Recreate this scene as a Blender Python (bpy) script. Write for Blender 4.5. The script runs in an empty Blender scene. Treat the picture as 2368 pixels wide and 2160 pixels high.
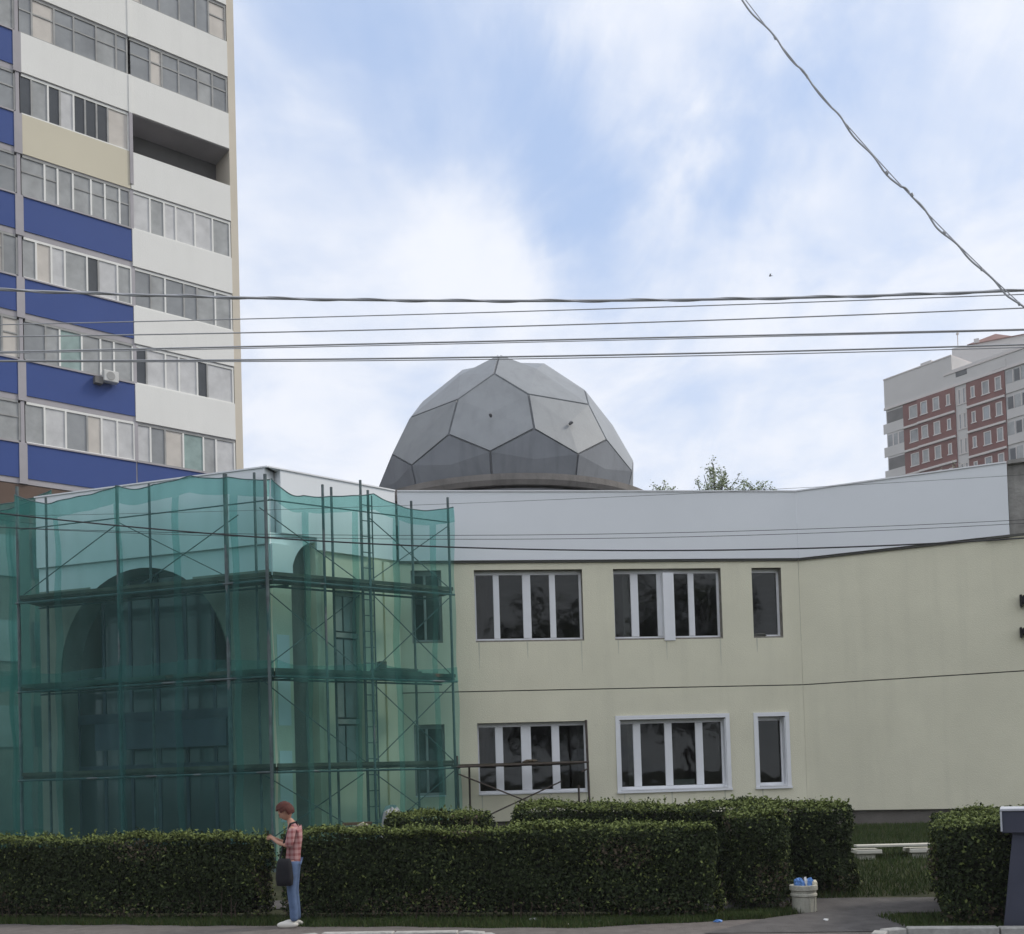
import bpy, bmesh, math, random
import numpy as np
from mathutils import Vector, Matrix
random.seed(7); rng = np.random.default_rng(7)
S = bpy.context.scene
C = S.collection

# ------------------------------------------------------------------ camera
F_PX, PITCH, ROLL, PPY, EYE = 2450.0, 0.030, 0.030, 1729.0, 1.9
cam_d = bpy.data.cameras.new('camera'); cam = bpy.data.objects.new('camera', cam_d); C.objects.link(cam)
cam_d.sensor_fit = 'HORIZONTAL'; cam_d.sensor_width = 36.0; cam_d.lens = F_PX / 2368 * 36
cam_d.shift_y = (PPY - 1080) / 2368
cam_d.clip_start = 0.1; cam_d.clip_end = 5000
R0 = Vector((1, 0, 0)); FW = Vector((0, math.cos(PITCH), math.sin(PITCH))); U0 = Vector((0, -math.sin(PITCH), math.cos(PITCH)))
RT = R0 * math.cos(ROLL) - U0 * math.sin(ROLL); UP = U0 * math.cos(ROLL) + R0 * math.sin(ROLL)
cam.matrix_world = Matrix(((RT.x, UP.x, -FW.x, 0), (RT.y, UP.y, -FW.y, 0), (RT.z, UP.z, -FW.z, EYE), (0, 0, 0, 1)))
S.camera = cam

def ray(px, py):
    return RT * ((px - 1184) / F_PX) - UP * ((py - PPY) / F_PX) + FW
def at(px, py, Y):                      # the point seen at that pixel at world depth Y
    d = ray(px, py); return Vector((0, 0, EYE)) + d * (Y / d.y)
def ground_at(px, py, z=0.0):
    d = ray(px, py); return Vector((0, 0, EYE)) + d * ((z - EYE) / d.z)

# ------------------------------------------------------------------ light
SUN_EL, SUN_AZ = math.radians(40), math.radians(8)      # azimuth measured from +X towards +Y
sdir = Vector((math.cos(SUN_EL) * math.cos(SUN_AZ), math.cos(SUN_EL) * math.sin(SUN_AZ), math.sin(SUN_EL)))
sl = bpy.data.lights.new('sun', 'SUN'); sun = bpy.data.objects.new('sun', sl); C.objects.link(sun)
sl.energy = 1.5; sl.angle = math.radians(14); sl.color = (1.0, 0.93, 0.82)
sun.rotation_euler = (-sdir).to_track_quat('-Z', 'Y').to_euler()

W = bpy.data.worlds.new('World'); S.world = W; W.use_nodes = True
nt = W.node_tree; N = nt.nodes; L = nt.links
for n in list(N): N.remove(n)
def nd(tree, t, **k):
    n = tree.nodes.new(t)
    for a, b in k.items(): setattr(n, a, b)
    return n
def mth(tree, op, a, b=None, c=None, clamp=False):
    n = tree.nodes.new('ShaderNodeMath'); n.operation = op; n.use_clamp = clamp
    for i, v in enumerate((a, b, c)):
        if v is None: continue
        if isinstance(v, (int, float)): n.inputs[i].default_value = v
        else: tree.links.new(v, n.inputs[i])
    return n.outputs[0]
out = nd(nt, 'ShaderNodeOutputWorld'); bg = nd(nt, 'ShaderNodeBackground')
tc = nd(nt, 'ShaderNodeTexCoord')
sky = nd(nt, 'ShaderNodeTexSky', sky_type='NISHITA'); sky.sun_disc = False
sky.sun_elevation = SUN_EL; sky.sun_rotation = math.radians(90) - SUN_AZ
sky.air_density = 1.2; sky.dust_density = 1.5
sep = nd(nt, 'ShaderNodeSeparateXYZ'); L.new(tc.outputs['Generated'], sep.inputs[0])
zc = mth(nt, 'ADD', mth(nt, 'MAXIMUM', sep.outputs[2], 0.0), 0.22)
comb = nd(nt, 'ShaderNodeCombineXYZ')
L.new(mth(nt, 'DIVIDE', sep.outputs[0], zc), comb.inputs[0]); L.new(mth(nt, 'DIVIDE', sep.outputs[1], zc), comb.inputs[1])
mp = nd(nt, 'ShaderNodeMapping'); mp.inputs['Rotation'].default_value = (0, 0, math.radians(50)); mp.inputs['Scale'].default_value = (1.5, 0.7, 1)
L.new(comb.outputs[0], mp.inputs[0])
n1 = nd(nt, 'ShaderNodeTexNoise'); n1.inputs['Scale'].default_value = 1.9; n1.inputs['Detail'].default_value = 7; n1.inputs['Roughness'].default_value = 0.5; n1.inputs['Distortion'].default_value = 0.45
L.new(mp.outputs[0], n1.inputs['Vector'])
n2 = nd(nt, 'ShaderNodeTexNoise'); n2.inputs['Scale'].default_value = 4.2; n2.inputs['Detail'].default_value = 6; n2.inputs['Roughness'].default_value = 0.55; n2.inputs['Distortion'].default_value = 0.3
L.new(comb.outputs[0], n2.inputs['Vector'])
mp3 = nd(nt, 'ShaderNodeMapping'); mp3.inputs['Rotation'].default_value = (0, 0, math.radians(50)); mp3.inputs['Scale'].default_value = (1.9, 0.9, 1); L.new(comb.outputs[0], mp3.inputs[0])
n3 = nd(nt, 'ShaderNodeTexNoise'); n3.inputs['Scale'].default_value = 2.2; n3.inputs['Detail'].default_value = 8; n3.inputs['Roughness'].default_value = 0.58; n3.inputs['Distortion'].default_value = 0.6
L.new(mp3.outputs[0], n3.inputs['Vector'])
# holes in the cloud sheet
acc = None
for px, py, rad, amp in ((1180, 180, 0.13, .86), (1090, 120, 0.07, .22), (1240, 370, 0.06, .30), (1330, 240, 0.07, .25), (1060, 300, .07, .22), (980, 380, .06, .15), (620, 70, 0.14, .34), (740, 170, 0.12, .26), (880, 50, 0.12, .36), (560, 260, .06, .2), (1900, 20, 0.10, .50),
                         (2130, 170, 0.10, .34), (1500, 380, .10, .20), (640, 1000, 0.12, .2), (1750, 950, 0.16, .30), (2200, 430, .12, .25), (1420, 1020, .14, .2), (1330, 560, .10, .1), (2000, 300, .08, .2)):
    c = ray(px, py).normalized()
    vm = nd(nt, 'ShaderNodeVectorMath', operation='DISTANCE'); L.new(tc.outputs['Generated'], vm.inputs[0]); vm.inputs[1].default_value = c
    w1 = mth(nt, 'MULTIPLY_ADD', mth(nt, 'SUBTRACT', n1.outputs[0], .5), rad * 4.2, vm.outputs['Value'])
    mr = nd(nt, 'ShaderNodeMapRange', interpolation_type='SMOOTHSTEP'); L.new(w1, mr.inputs[0])
    mr.inputs[1].default_value = -rad * .2; mr.inputs[2].default_value = rad * 1.5; mr.inputs[3].default_value = amp; mr.inputs[4].default_value = 0
    acc = mr.outputs[0] if acc is None else mth(nt, 'ADD', acc, mr.outputs[0])
base = mth(nt, 'MULTIPLY_ADD', mth(nt, 'SUBTRACT', n1.outputs[0], 0.50), 1.3, 0.02)
base = mth(nt, 'MULTIPLY_ADD', mth(nt, 'SUBTRACT', n2.outputs[0], 0.5), 1.0, base)
wisp = mth(nt, 'MULTIPLY_ADD', mth(nt, 'SUBTRACT', n3.outputs[0], .5), 4.0, 1.0)
high = nd(nt, 'ShaderNodeMapRange'); L.new(sep.outputs[2], high.inputs[0]); high.inputs[1].default_value = .22; high.inputs[2].default_value = .60; high.inputs[3].default_value = .02; high.inputs[4].default_value = .12
acc = mth(nt, 'MULTIPLY', mth(nt, 'ADD', acc, high.outputs[0]), mth(nt, 'MINIMUM', mth(nt, 'MAXIMUM', wisp, 0.12), 1.7))
blue = mth(nt, 'ADD', mth(nt, 'MAXIMUM', base, -0.12), mth(nt, 'MULTIPLY', acc, .66), clamp=True)
b2 = mth(nt, 'POWER', blue, 2.0)
blue = mth(nt, 'DIVIDE', mth(nt, 'MULTIPLY', b2, 1.06), mth(nt, 'ADD', b2, .17))
ms = nd(nt, 'ShaderNodeVectorMath', operation='SCALE'); L.new(sky.outputs[0], ms.inputs[0]); ms.inputs['Scale'].default_value = 0.10
mb = nd(nt, 'ShaderNodeMix', data_type='RGBA'); mb.inputs[0].default_value = 0.62
L.new(ms.outputs[0], mb.inputs[6]); mb.inputs[7].default_value = (0.44, 0.60, 0.92, 1)
mc = nd(nt, 'ShaderNodeMix', data_type='RGBA'); L.new(blue, mc.inputs[0]); mc.inputs[6].default_value = (0.77, 0.80, 0.868, 1); L.new(mb.outputs[2], mc.inputs[7])
L.new(mc.outputs[2], bg.inputs[0]); bg.inputs[1].default_value = 1.0; L.new(bg.outputs[0], out.inputs[0])

S.view_settings.view_transform = 'Standard'; S.view_settings.look = 'None'
S.view_settings.exposure = 0.27; S.view_settings.gamma = 1.0; S.view_settings.use_curve_mapping = False
S.render.engine = 'CYCLES'
S.cycles.max_bounces = 8; S.cycles.diffuse_bounces = 3; S.cycles.glossy_bounces = 3; S.cycles.transparent_max_bounces = 24
S.cycles.use_denoising = True
S.cycles.caustics_reflective = False; S.cycles.caustics_refractive = False

# ------------------------------------------------------------------ materials
def mat(name, col, rough=0.8, var=0.0, scale=3.0, bump=0.0, bscale=40.0, metal=0.0, spec=0.3, streak=0.0, coords='Object', col2=None):
    m = bpy.data.materials.new(name); m.use_nodes = True; t = m.node_tree; b = t.nodes['Principled BSDF']
    b.inputs['Base Color'].default_value = (*col, 1); b.inputs['Roughness'].default_value = rough; b.inputs['Metallic'].default_value = metal
    b.inputs['Specular IOR Level'].default_value = spec
    g = t.nodes.new('ShaderNodeTexCoord')
    if var or streak:
        no = t.nodes.new('ShaderNodeTexNoise'); no.inputs['Scale'].default_value = scale; no.inputs['Detail'].default_value = 6; no.inputs['Roughness'].default_value = .6
        t.links.new(g.outputs[coords], no.inputs['Vector'])
        f = mth(t, 'MULTIPLY_ADD', mth(t, 'SUBTRACT', no.outputs[0], .5), 2.2 , .5, clamp=True)
        mx = t.nodes.new('ShaderNodeMix'); mx.data_type = 'RGBA'; t.links.new(f, mx.inputs[0])
        lo = [c * (1 - var) for c in col]; hi = [min(1, c * (1 + var)) for c in (col2 or col)]
        mx.inputs[6].default_value = (*lo, 1); mx.inputs[7].default_value = (*hi, 1); o = mx.outputs[2]
        if streak:
            mp = t.nodes.new('ShaderNodeMapping'); mp.inputs['Scale'].default_value = (2.2, 2.2, 0.18); t.links.new(g.outputs[coords], mp.inputs[0])
            n3 = t.nodes.new('ShaderNodeTexNoise'); n3.inputs['Scale'].default_value = 1.6; n3.inputs['Detail'].default_value = 5; t.links.new(mp.outputs[0], n3.inputs['Vector'])
            mr = t.nodes.new('ShaderNodeMapRange'); t.links.new(n3.outputs[0], mr.inputs[0]); mr.inputs[1].default_value = .5; mr.inputs[2].default_value = .75; mr.inputs[3].default_value = 1; mr.inputs[4].default_value = 1 - streak
            m2 = t.nodes.new('ShaderNodeVectorMath'); m2.operation = 'SCALE'; t.links.new(o, m2.inputs[0]); t.links.new(mr.outputs[0], m2.inputs['Scale']); o = m2.outputs[0]
        t.links.new(o, b.inputs['Base Color'])
    if bump:
        nb = t.nodes.new('ShaderNodeTexNoise'); nb.inputs['Scale'].default_value = bscale; nb.inputs['Detail'].default_value = 4
        t.links.new(g.outputs[coords], nb.inputs['Vector'])
        bp = t.nodes.new('ShaderNodeBump'); bp.inputs['Strength'].default_value = bump; bp.inputs['Distance'].default_value = 0.02
        t.links.new(nb.outputs[0], bp.inputs['Height']); t.links.new(bp.outputs[0], b.inputs['Normal'])
    return m
def glass_mat(name, tint=(.75, .8, .8), refl=1.0):
    m = bpy.data.materials.new(name); m.use_nodes = True; t = m.node_tree
    for n in list(t.nodes): t.nodes.remove(n)
    o = t.nodes.new('ShaderNodeOutputMaterial'); mx = t.nodes.new('ShaderNodeMixShader'); tr = t.nodes.new('ShaderNodeBsdfTransparent'); gl = t.nodes.new('ShaderNodeBsdfGlossy')
    fr = t.nodes.new('ShaderNodeFresnel'); fr.inputs[0].default_value = 1.5
    g = t.nodes.new('ShaderNodeTexCoord'); no = t.nodes.new('ShaderNodeTexNoise'); no.inputs['Scale'].default_value = 1.3; t.links.new(g.outputs['Object'], no.inputs['Vector'])
    bp = t.nodes.new('ShaderNodeBump'); bp.inputs['Strength'].default_value = .12; bp.inputs['Distance'].default_value = .05; t.links.new(no.outputs[0], bp.inputs['Height']); t.links.new(bp.outputs[0], gl.inputs['Normal'])
    tr.inputs[0].default_value = (*tint, 1); gl.inputs['Roughness'].default_value = .03
    t.links.new(mth(t, 'MULTIPLY', fr.outputs[0], refl, clamp=True), mx.inputs[0]); t.links.new(tr.outputs[0], mx.inputs[1]); t.links.new(gl.outputs[0], mx.inputs[2]); t.links.new(mx.outputs[0], o.inputs[0])
    return m
M = {}
M['cream'] = mat('cream_render', (.77, .74, .58), .9, .06, .7, .5, 60, streak=.055)
M['white_fascia'] = mat('white_fascia', (.80, .825, .85), .55, .03, .6, 0, spec=.35)
M['white_trim'] = mat('white_plastic', (.82, .83, .85), .4, .03, 3)
M['plinth'] = mat('plinth_render', (.17, .155, .14), .9, .2, 2, .6, 30)
M['seam'] = mat('joint_mastic', (.10, .10, .09), .9)
M['reveal'] = mat('raw_reveal', (.27, .25, .21), .95, .3, 9, .8, 30)
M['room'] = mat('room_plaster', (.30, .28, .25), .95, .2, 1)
M['glass'] = glass_mat('window_glass', (.62, .66, .64), .85)
M['glass_far'] = mat('far_window_glass', (.26, .28, .30), .08, .35, .25, spec=.7)
M['glass_dark'] = mat('dark_window_glass', (.06, .065, .07), .1, .3, .6, spec=.5)
M['glass_grey'] = mat('greyish_window_glass', (.27, .28, .285), .15, .3, .7, spec=.6)
M['curtain'] = mat('curtained_pane', (.58, .58, .58), .5, .15, 2)
M['curtain_grey'] = mat('grey_curtained_pane', (.36, .37, .37), .5, .2, 2)
M['curtain_warm'] = mat('warm_curtained_pane', (.60, .56, .51), .6, .1, 2)
M['curtain_green'] = mat('green_curtained_pane', (.30, .40, .38), .5, .2, 2)
M['concrete'] = mat('rough_concrete', (.30, .29, .27), .95, .35, 2.5, 1.0, 14, streak=.3)
M['roof'] = mat('roof_felt', (.12, .12, .125), .95, .2, 1)
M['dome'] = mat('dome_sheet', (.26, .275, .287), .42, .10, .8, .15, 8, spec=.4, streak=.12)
M['dome_low'] = mat('dome_sheet_lower', (.225, .24, .262), .5, .12, .8, .15, 8, spec=.35, streak=.2); M['dome_shell'] = mat('dome_joint', (.19, .195, .205), .8)  # dome_low: somewhat darker, rougher sheet for the lowest panel row
M['dome_base'] = mat('dome_base_concrete', (.22, .205, .19), .9, .25, 1.4, .4, 20, streak=.25)
M['t_white'] = mat('tower_white_panel', (.83, .825, .79), .85, .035, .3, .2, 20, streak=.03)
M['t_cream'] = mat('tower_cream_panel', (.66, .61, .48), .85, .05, .3)
M['t_blue'] = mat('tower_blue_panel', (.042, .082, .27), .6, .06, .4)
M['t_ledge'] = mat('tower_ledge', (.42, .40, .42), .9, .12, .8)
M['t_side'] = mat('tower_end_wall', (.66, .60, .50), .9, .06, .3)
M['t_inside'] = mat('loggia_inside', (.17, .165, .16), .9, .2, .8)
M['t_frame'] = mat('balcony_frame', (.36, .36, .35), .7, .2, 2)
M['brick_red'] = mat('red_brickwork', (.205, .095, .082), .9, .14, .6, .2, 8)
M['b_grey'] = mat('grey_block_wall', (.56, .545, .53), .9, .06, .3)
M['b_light'] = mat('pale_belt_course', (.62, .58, .56), .9)
M['b_roof'] = mat('red_roof_sheet', (.32, .19, .165), .8, .1, .5)
M['pole'] = mat('scaffold_paint', (.10, .13, .135), .6, .4, 6, metal=.2)
M['pole_brown'] = mat('rusty_scaffold', (.075, .06, .05), .7, .4, 12)
M['plank'] = mat('site_plank', (.085, .075, .055), .9, .35, 4)
M['wire'] = mat('cable_grey', (.50, .51, .54), .6); M['stain'] = mat('rain_stain', (.60, .59, .47), .9, .08, 3); M['facade'] = mat('dark_facade_render', (.27, .275, .23), .95, .2, .7, .4, 30, streak=.15); M['wire_dark'] = mat('cable_black', (.05, .05, .055), .6); M['brown_wall'] = mat('brown_cladding', (.13, .09, .07), .8, .25, .5)
M['leaf_a'] = mat('leaf_dark', (.028, .040, .018), .75, spec=.06); M['leaf_b'] = mat('leaf_mid', (.048, .064, .030), .7, spec=.06); M['leaf_c'] = mat('leaf_young_lit', (.15, .185, .06), .65, spec=.1)
M['leaf_dry'] = mat('leaf_dry', (.10, .080, .055), .9)
M['leaf_t'] = mat('tree_leaf', (.36, .42, .26), .7)
M['twig'] = mat('twig_bark', (.065, .05, .038), .95, .3, 12)
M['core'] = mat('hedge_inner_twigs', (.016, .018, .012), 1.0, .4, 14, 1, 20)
M['grass_g'] = mat('lawn_soil', (.040, .050, .018), 1.0, .4, 2.2, .8, 30, col2=(.05, .05, .028))
M['blade'] = mat('grass_blade', (.045, .075, .018), .8); M['blade2'] = mat('grass_blade_pale', (.085, .10, .035), .8)
M['asphalt'] = mat('pavement_asphalt', (.165, .148, .138), .95, .22, 5, .8, 60)
M['road'] = mat('road_asphalt', (.045, .046, .052), .9, .2, 6, .8, 70)
M['path'] = mat('path_asphalt', (.115, .108, .105), .95, .25, 4, .8, 50)
M['kerb'] = mat('kerb_concrete', (.34, .33, .31), .9, .2, 9, .5, 40)
M['kerb_w'] = mat('kerb_whitewash', (.42, .41, .385), .9, .25, 9, .5, 40)
M['bin'] = mat('bin_concrete', (.50, .49, .42), .9, .18, 9, .6, 40, streak=.3)
M['bag_blue'] = mat('blue_film', (.12, .27, .62), .4); M['bag_white'] = mat('white_film', (.75, .76, .76), .4); M['bag_cream'] = mat('cream_litter', (.62, .58, .46), .6); M['bag_dark'] = mat('dark_litter', (.04, .03, .06), .5)
M['cab'] = mat('slate_paint', (.065, .07, .10), .6, .15, 2, .1, 30); M['cab_top'] = mat('pale_cap', (.52, .54, .58), .6, .1, 5)
M['bench'] = mat('bench_white', (.62, .60, .52), .6, .08, 6)
M['skin'] = mat('skin', (.50, .28, .20), .6); M['hair'] = mat('red_brown_hair', (.085, .025, .018), .7, .3, 30)
M['jeans'] = mat('blue_denim', (.10, .15, .26), .9, .22, 9); M['shoe'] = mat('white_shoe', (.72, .70, .64), .6); M['black'] = mat('black_cloth', (.016, .016, .020), .85, .2, 8)
M['phone'] = mat('phone_black', (.02, .02, .02), .2)
M['ac'] = mat('ac_casing', (.62, .62, .60), .6)
M['bird'] = mat('bird_feathers', (.05, .05, .05), .8)
# plaid shirt
m = M['shirt'] = mat('plaid_shirt', (.55, .22, .20), .9); t = m.node_tree; b = t.nodes['Principled BSDF']; g = t.nodes.new('ShaderNodeTexCoord'); sp = t.nodes.new('ShaderNodeSeparateXYZ'); t.links.new(g.outputs['Object'], sp.inputs[0])
fa = mth(t, 'GREATER_THAN', mth(t, 'FRACT', mth(t, 'MULTIPLY', sp.outputs[2], 13.0)), .55); fb = mth(t, 'GREATER_THAN', mth(t, 'FRACT', mth(t, 'MULTIPLY', sp.outputs[0], 17.0)), .6)
mx = t.nodes.new('ShaderNodeMix'); mx.data_type = 'RGBA'; t.links.new(mth(t, 'MULTIPLY_ADD', fa, .5, mth(t, 'MULTIPLY', fb, .4)), mx.inputs[0]); mx.inputs[6].default_value = (.46, .27, .265, 1); mx.inputs[7].default_value = (.24, .065, .07, 1); t.links.new(mx.outputs[2], b.inputs['Base Color'])
# debris netting
def net_mat(name, tint, alpha, col):
    m = bpy.data.materials.new(name); m.use_nodes = True; t = m.node_tree
    for n in list(t.nodes): t.nodes.remove(n)
    o = t.nodes.new('ShaderNodeOutputMaterial'); mx = t.nodes.new('ShaderNodeMixShader'); tr = t.nodes.new('ShaderNodeBsdfTransparent'); ad = t.nodes.new('ShaderNodeMixShader')
    df = t.nodes.new('ShaderNodeBsdfDiffuse'); tl = t.nodes.new('ShaderNodeBsdfTranslucent')
    g = t.nodes.new('ShaderNodeTexCoord'); mpn = t.nodes.new('ShaderNodeMapping'); mpn.inputs['Scale'].default_value = (1.2, 1.2, .5); t.links.new(g.outputs['Object'], mpn.inputs[0])
    no = t.nodes.new('ShaderNodeTexNoise'); no.inputs['Scale'].default_value = 1.1; no.inputs['Detail'].default_value = 5; t.links.new(mpn.outputs[0], no.inputs['Vector'])
    tr.inputs[0].default_value = (*tint, 1); df.inputs[0].default_value = (*col, 1); tl.inputs[0].default_value = (*col, 1); ad.inputs[0].default_value = .5
    # a mesh hides more of what is behind when seen at a slant
    lw = t.nodes.new('ShaderNodeLayerWeight'); lw.inputs[0].default_value = .35
    f = mth(t, 'MULTIPLY_ADD', mth(t, 'SUBTRACT', no.outputs[0], .5), .22, alpha)
    f = mth(t, 'MULTIPLY_ADD', lw.outputs['Facing'], .35, f, clamp=True)
    t.links.new(f, mx.inputs[0]); t.links.new(tr.outputs[0], mx.inputs[1]); t.links.new(df.outputs[0], ad.inputs[1]); t.links.new(tl.outputs[0], ad.inputs[2]); t.links.new(ad.outputs[0], mx.inputs[2]); t.links.new(mx.outputs[0], o.inputs[0])
    return m
M['net'] = net_mat('green_debris_net', (.67, .90, .88), .18, (.19, .385, .37))

# ------------------------------------------------------------------ builders
def tag(o, label=None, cat=None, group=None, kind=None):
    if label: o['label'] = label
    if cat: o['category'] = cat
    if group: o['group'] = group
    if kind: o['kind'] = kind
    return o
def empty(name, loc, label=None, cat=None, group=None):
    o = bpy.data.objects.new(name, None); C.objects.link(o); o.location = loc; o.empty_display_size = .3
    return tag(o, label, cat, group)
def root_loc(p):
    l = Vector((0, 0, 0))
    while p is not None: l = l + Vector(p.location); p = p.parent
    return l
class Fr:                                # a vertical plane frame: u along A->B, n outwards (to the right-hand side of travel), z up
    def __init__(s, A, B):
        s.A = Vector((A[0], A[1], 0)); d = Vector((B[0] - A[0], B[1] - A[1], 0)); s.len = d.length; s.u = d.normalized(); s.n = Vector((s.u.y, -s.u.x, 0))
    def P(s, u, n, z): return s.A + s.u * u + s.n * n + Vector((0, 0, z))
    def hit(s, px, py, n=0.0):           # (u, z) where the sight line through that pixel meets the plane
        d = ray(px, py); q = s.A + s.n * n; k = (q.x * s.n.x + q.y * s.n.y) / (d.x * s.n.x + d.y * s.n.y)
        p = d * k; return ((p - s.A).dot(s.u), p.z + EYE)
WF = Fr((0, 0), (1, 0))                  # world frame: u = X, n = -Y
class MB:
    def __init__(s): s.v = []; s.f = []; s.mi = []
    def quad(s, *p, mi=0):
        k = len(s.v); s.v += [Vector(q) for q in p]; s.f.append(tuple(range(k, k + len(p)))); s.mi.append(mi); return s
    def box(s, fr, u0, u1, n0, n1, z0, z1):
        P = fr.P; k = len(s.v)
        s.v += [P(u0, n0, z0), P(u1, n0, z0), P(u1, n1, z0), P(u0, n1, z0), P(u0, n0, z1), P(u1, n0, z1), P(u1, n1, z1), P(u0, n1, z1)]
        for f in ((0, 1, 2, 3), (7, 6, 5, 4), (0, 4, 5, 1), (1, 5, 6, 2), (2, 6, 7, 3), (3, 7, 4, 0)): s.f.append(tuple(k + i for i in f)); s.mi.append(0)
        return s
    def cbox(s, x0, x1, y0, y1, z0, z1): return s.box(WF, x0, x1, -y1, -y0, z0, z1)
    def tube(s, pts, r, seg=8, cap=True):
        pts = [Vector(p) for p in pts]; rr = r if hasattr(r, '__len__') else [r] * len(pts); k0 = len(s.v)
        for i, p in enumerate(pts):
            d = (pts[min(i + 1, len(pts) - 1)] - pts[max(i - 1, 0)]).normalized()
            a = d.orthogonal() if abs(d.z) > .9 else d.cross(Vector((0, 0, 1)))
            a.normalize(); b2 = d.cross(a)
            for j in range(seg):
                t_ = 2 * math.pi * j / seg; s.v.append(p + (a * math.cos(t_) + b2 * math.sin(t_)) * rr[i])
        for i in range(len(pts) - 1):
            for j in range(seg):
                q = k0 + i * seg; s.f.append((q + j, q + (j + 1) % seg, q + seg + (j + 1) % seg, q + seg + j)); s.mi.append(0)
        if cap:
            s.f.append(tuple(k0 + j for j in range(seg))[::-1]); s.mi.append(0); e = k0 + (len(pts) - 1) * seg; s.f.append(tuple(e + j for j in range(seg))); s.mi.append(0)
        return s
    def lathe(s, c, prof, seg=32):
        k0 = len(s.v)
        for r, z in prof:
            for j in range(seg):
                a = 2 * math.pi * j / seg; s.v.append(Vector((c[0] + r * math.cos(a), c[1] + r * math.sin(a), c[2] + z)))
        for i in range(len(prof) - 1):
            for j in range(seg):
                q = k0 + i * seg; s.f.append((q + j, q + (j + 1) % seg, q + seg + (j + 1) % seg, q + seg + j)); s.mi.append(0)
        return s
    def blob(s, c, r, seg=10, jit=.15):
        k0 = len(s.v); n = seg // 2
        for i in range(n + 1):
            th = math.pi * i / n
            for j in range(seg):
                a = 2 * math.pi * j / seg; q = 1 + random.uniform(-jit, jit) * (0 < i < n)
                s.v.append(Vector((c[0] + r[0] * q * math.sin(th) * math.cos(a), c[1] + r[1] * q * math.sin(th) * math.sin(a), c[2] + r[2] * q * math.cos(th))))
        for i in range(n):
            for j in range(seg):
                q = k0 + i * seg; s.f.append((q + j, q + seg + j, q + seg + (j + 1) % seg, q + (j + 1) % seg)); s.mi.append(0)
        return s
    def build(s, name, mats, parent=None, bevel=0.0, smooth=False, loc=None):
        me = bpy.data.meshes.new(name); rl = root_loc(parent) if parent is not None else Vector(loc or (0, 0, 0))
        me.from_pydata([tuple(v - rl) for v in s.v], [], s.f)
        ml = mats if isinstance(mats, (list, tuple)) else [mats]
        for m_ in ml: me.materials.append(m_)
        if len(ml) > 1: me.polygons.foreach_set('material_index', s.mi)
        if smooth: me.polygons.foreach_set('use_smooth', [True] * len(me.polygons))
        me.validate(); me.update()
        o = bpy.data.objects.new(name, me); C.objects.link(o)
        if parent is not None: o.parent = parent
        elif loc: o.location = loc
        if bevel:
            bv = o.modifiers.new('bevel', 'BEVEL'); bv.width = bevel; bv.segments = 1; bv.limit_method = 'ANGLE'; bv.angle_limit = math.radians(50)
        return o
def holed_wall(fr, u0, u1, z0, z1, holes, depth, thick):
    """front face with rectangular holes, reveals (material 1) and a back face"""
    mb = MB(); us = sorted({u0, u1} | {a for h in holes for a in h[:2]}); zs = sorted({z0, z1} | {a for h in holes for a in h[2:]})
    P = fr.P
    def inh(u, z): return any(h[0] < u < h[1] and h[2] < z < h[3] for h in holes)
    for i in range(len(us) - 1):
        for j in range(len(zs) - 1):
            a, b_, c, d = us[i], us[i + 1], zs[j], zs[j + 1]
            if inh((a + b_) / 2, (c + d) / 2): continue
            mb.quad(P(a, 0, c), P(b_, 0, c), P(b_, 0, d), P(a, 0, d)); mb.quad(P(a, -thick, c), P(a, -thick, d), P(b_, -thick, d), P(b_, -thick, c))
    for a, b_, c, d in holes:
        mb.quad(P(a, 0, c), P(b_, 0, c), P(b_, -thick, c), P(a, -thick, c), mi=1); mb.quad(P(a, 0, d), P(a, -thick, d), P(b_, -thick, d), P(b_, 0, d), mi=1)
        mb.quad(P(a, 0, c), P(a, -thick, c), P(a, -thick, d), P(a, 0, d), mi=1); mb.quad(P(b_, 0, c), P(b_, 0, d), P(b_, -thick, d), P(b_, -thick, c), mi=1)
    mb.quad(P(u0, 0, z0), P(u0, -thick, z0), P(u1, -thick, z0), P(u1, 0, z0)); mb.quad(P(u0, 0, z1), P(u1, 0, z1), P(u1, -thick, z1), P(u0, -thick, z1))
    mb.quad(P(u0, 0, z0), P(u0, 0, z1), P(u0, -thick, z1), P(u0, -thick, z0)); mb.quad(P(u1, 0, z0), P(u1, -thick, z0), P(u1, -thick, z1), P(u1, 0, z1))
    return mb

# ------------------------------------------------------------------ ground
def gv(x, y): return y + .212 * x - 14.27          # metres behind the front of the hedge line
def gz(x, y):
    v = gv(x, y)
    if v < 1.0: return 0.0
    k = min(1, (v - 1.0) / 8.0); return .70 * k
def sheet(name, poly_fn, xs, ys, dz, m, label=None, kind='structure'):
    v = []; f = []; idx = {}
    for i, x in enumerate(xs):
        for j, y in enumerate(ys):
            p = poly_fn(x, y); idx[i, j] = len(v); v.append((p[0], p[1], gz(p[0], p[1]) + dz if dz is not None else p[2]))
    for i in range(len(xs) - 1):
        for j in range(len(ys) - 1): f.append((idx[i, j], idx[i + 1, j], idx[i + 1, j + 1], idx[i, j + 1]))
    me = bpy.data.meshes.new(name); me.from_pydata(v, [], f); me.materials.append(m); me.update()
    o = bpy.data.objects.new(name, me); C.objects.link(o); o['kind'] = kind
    if label: o['label'] = label
    return o
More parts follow.
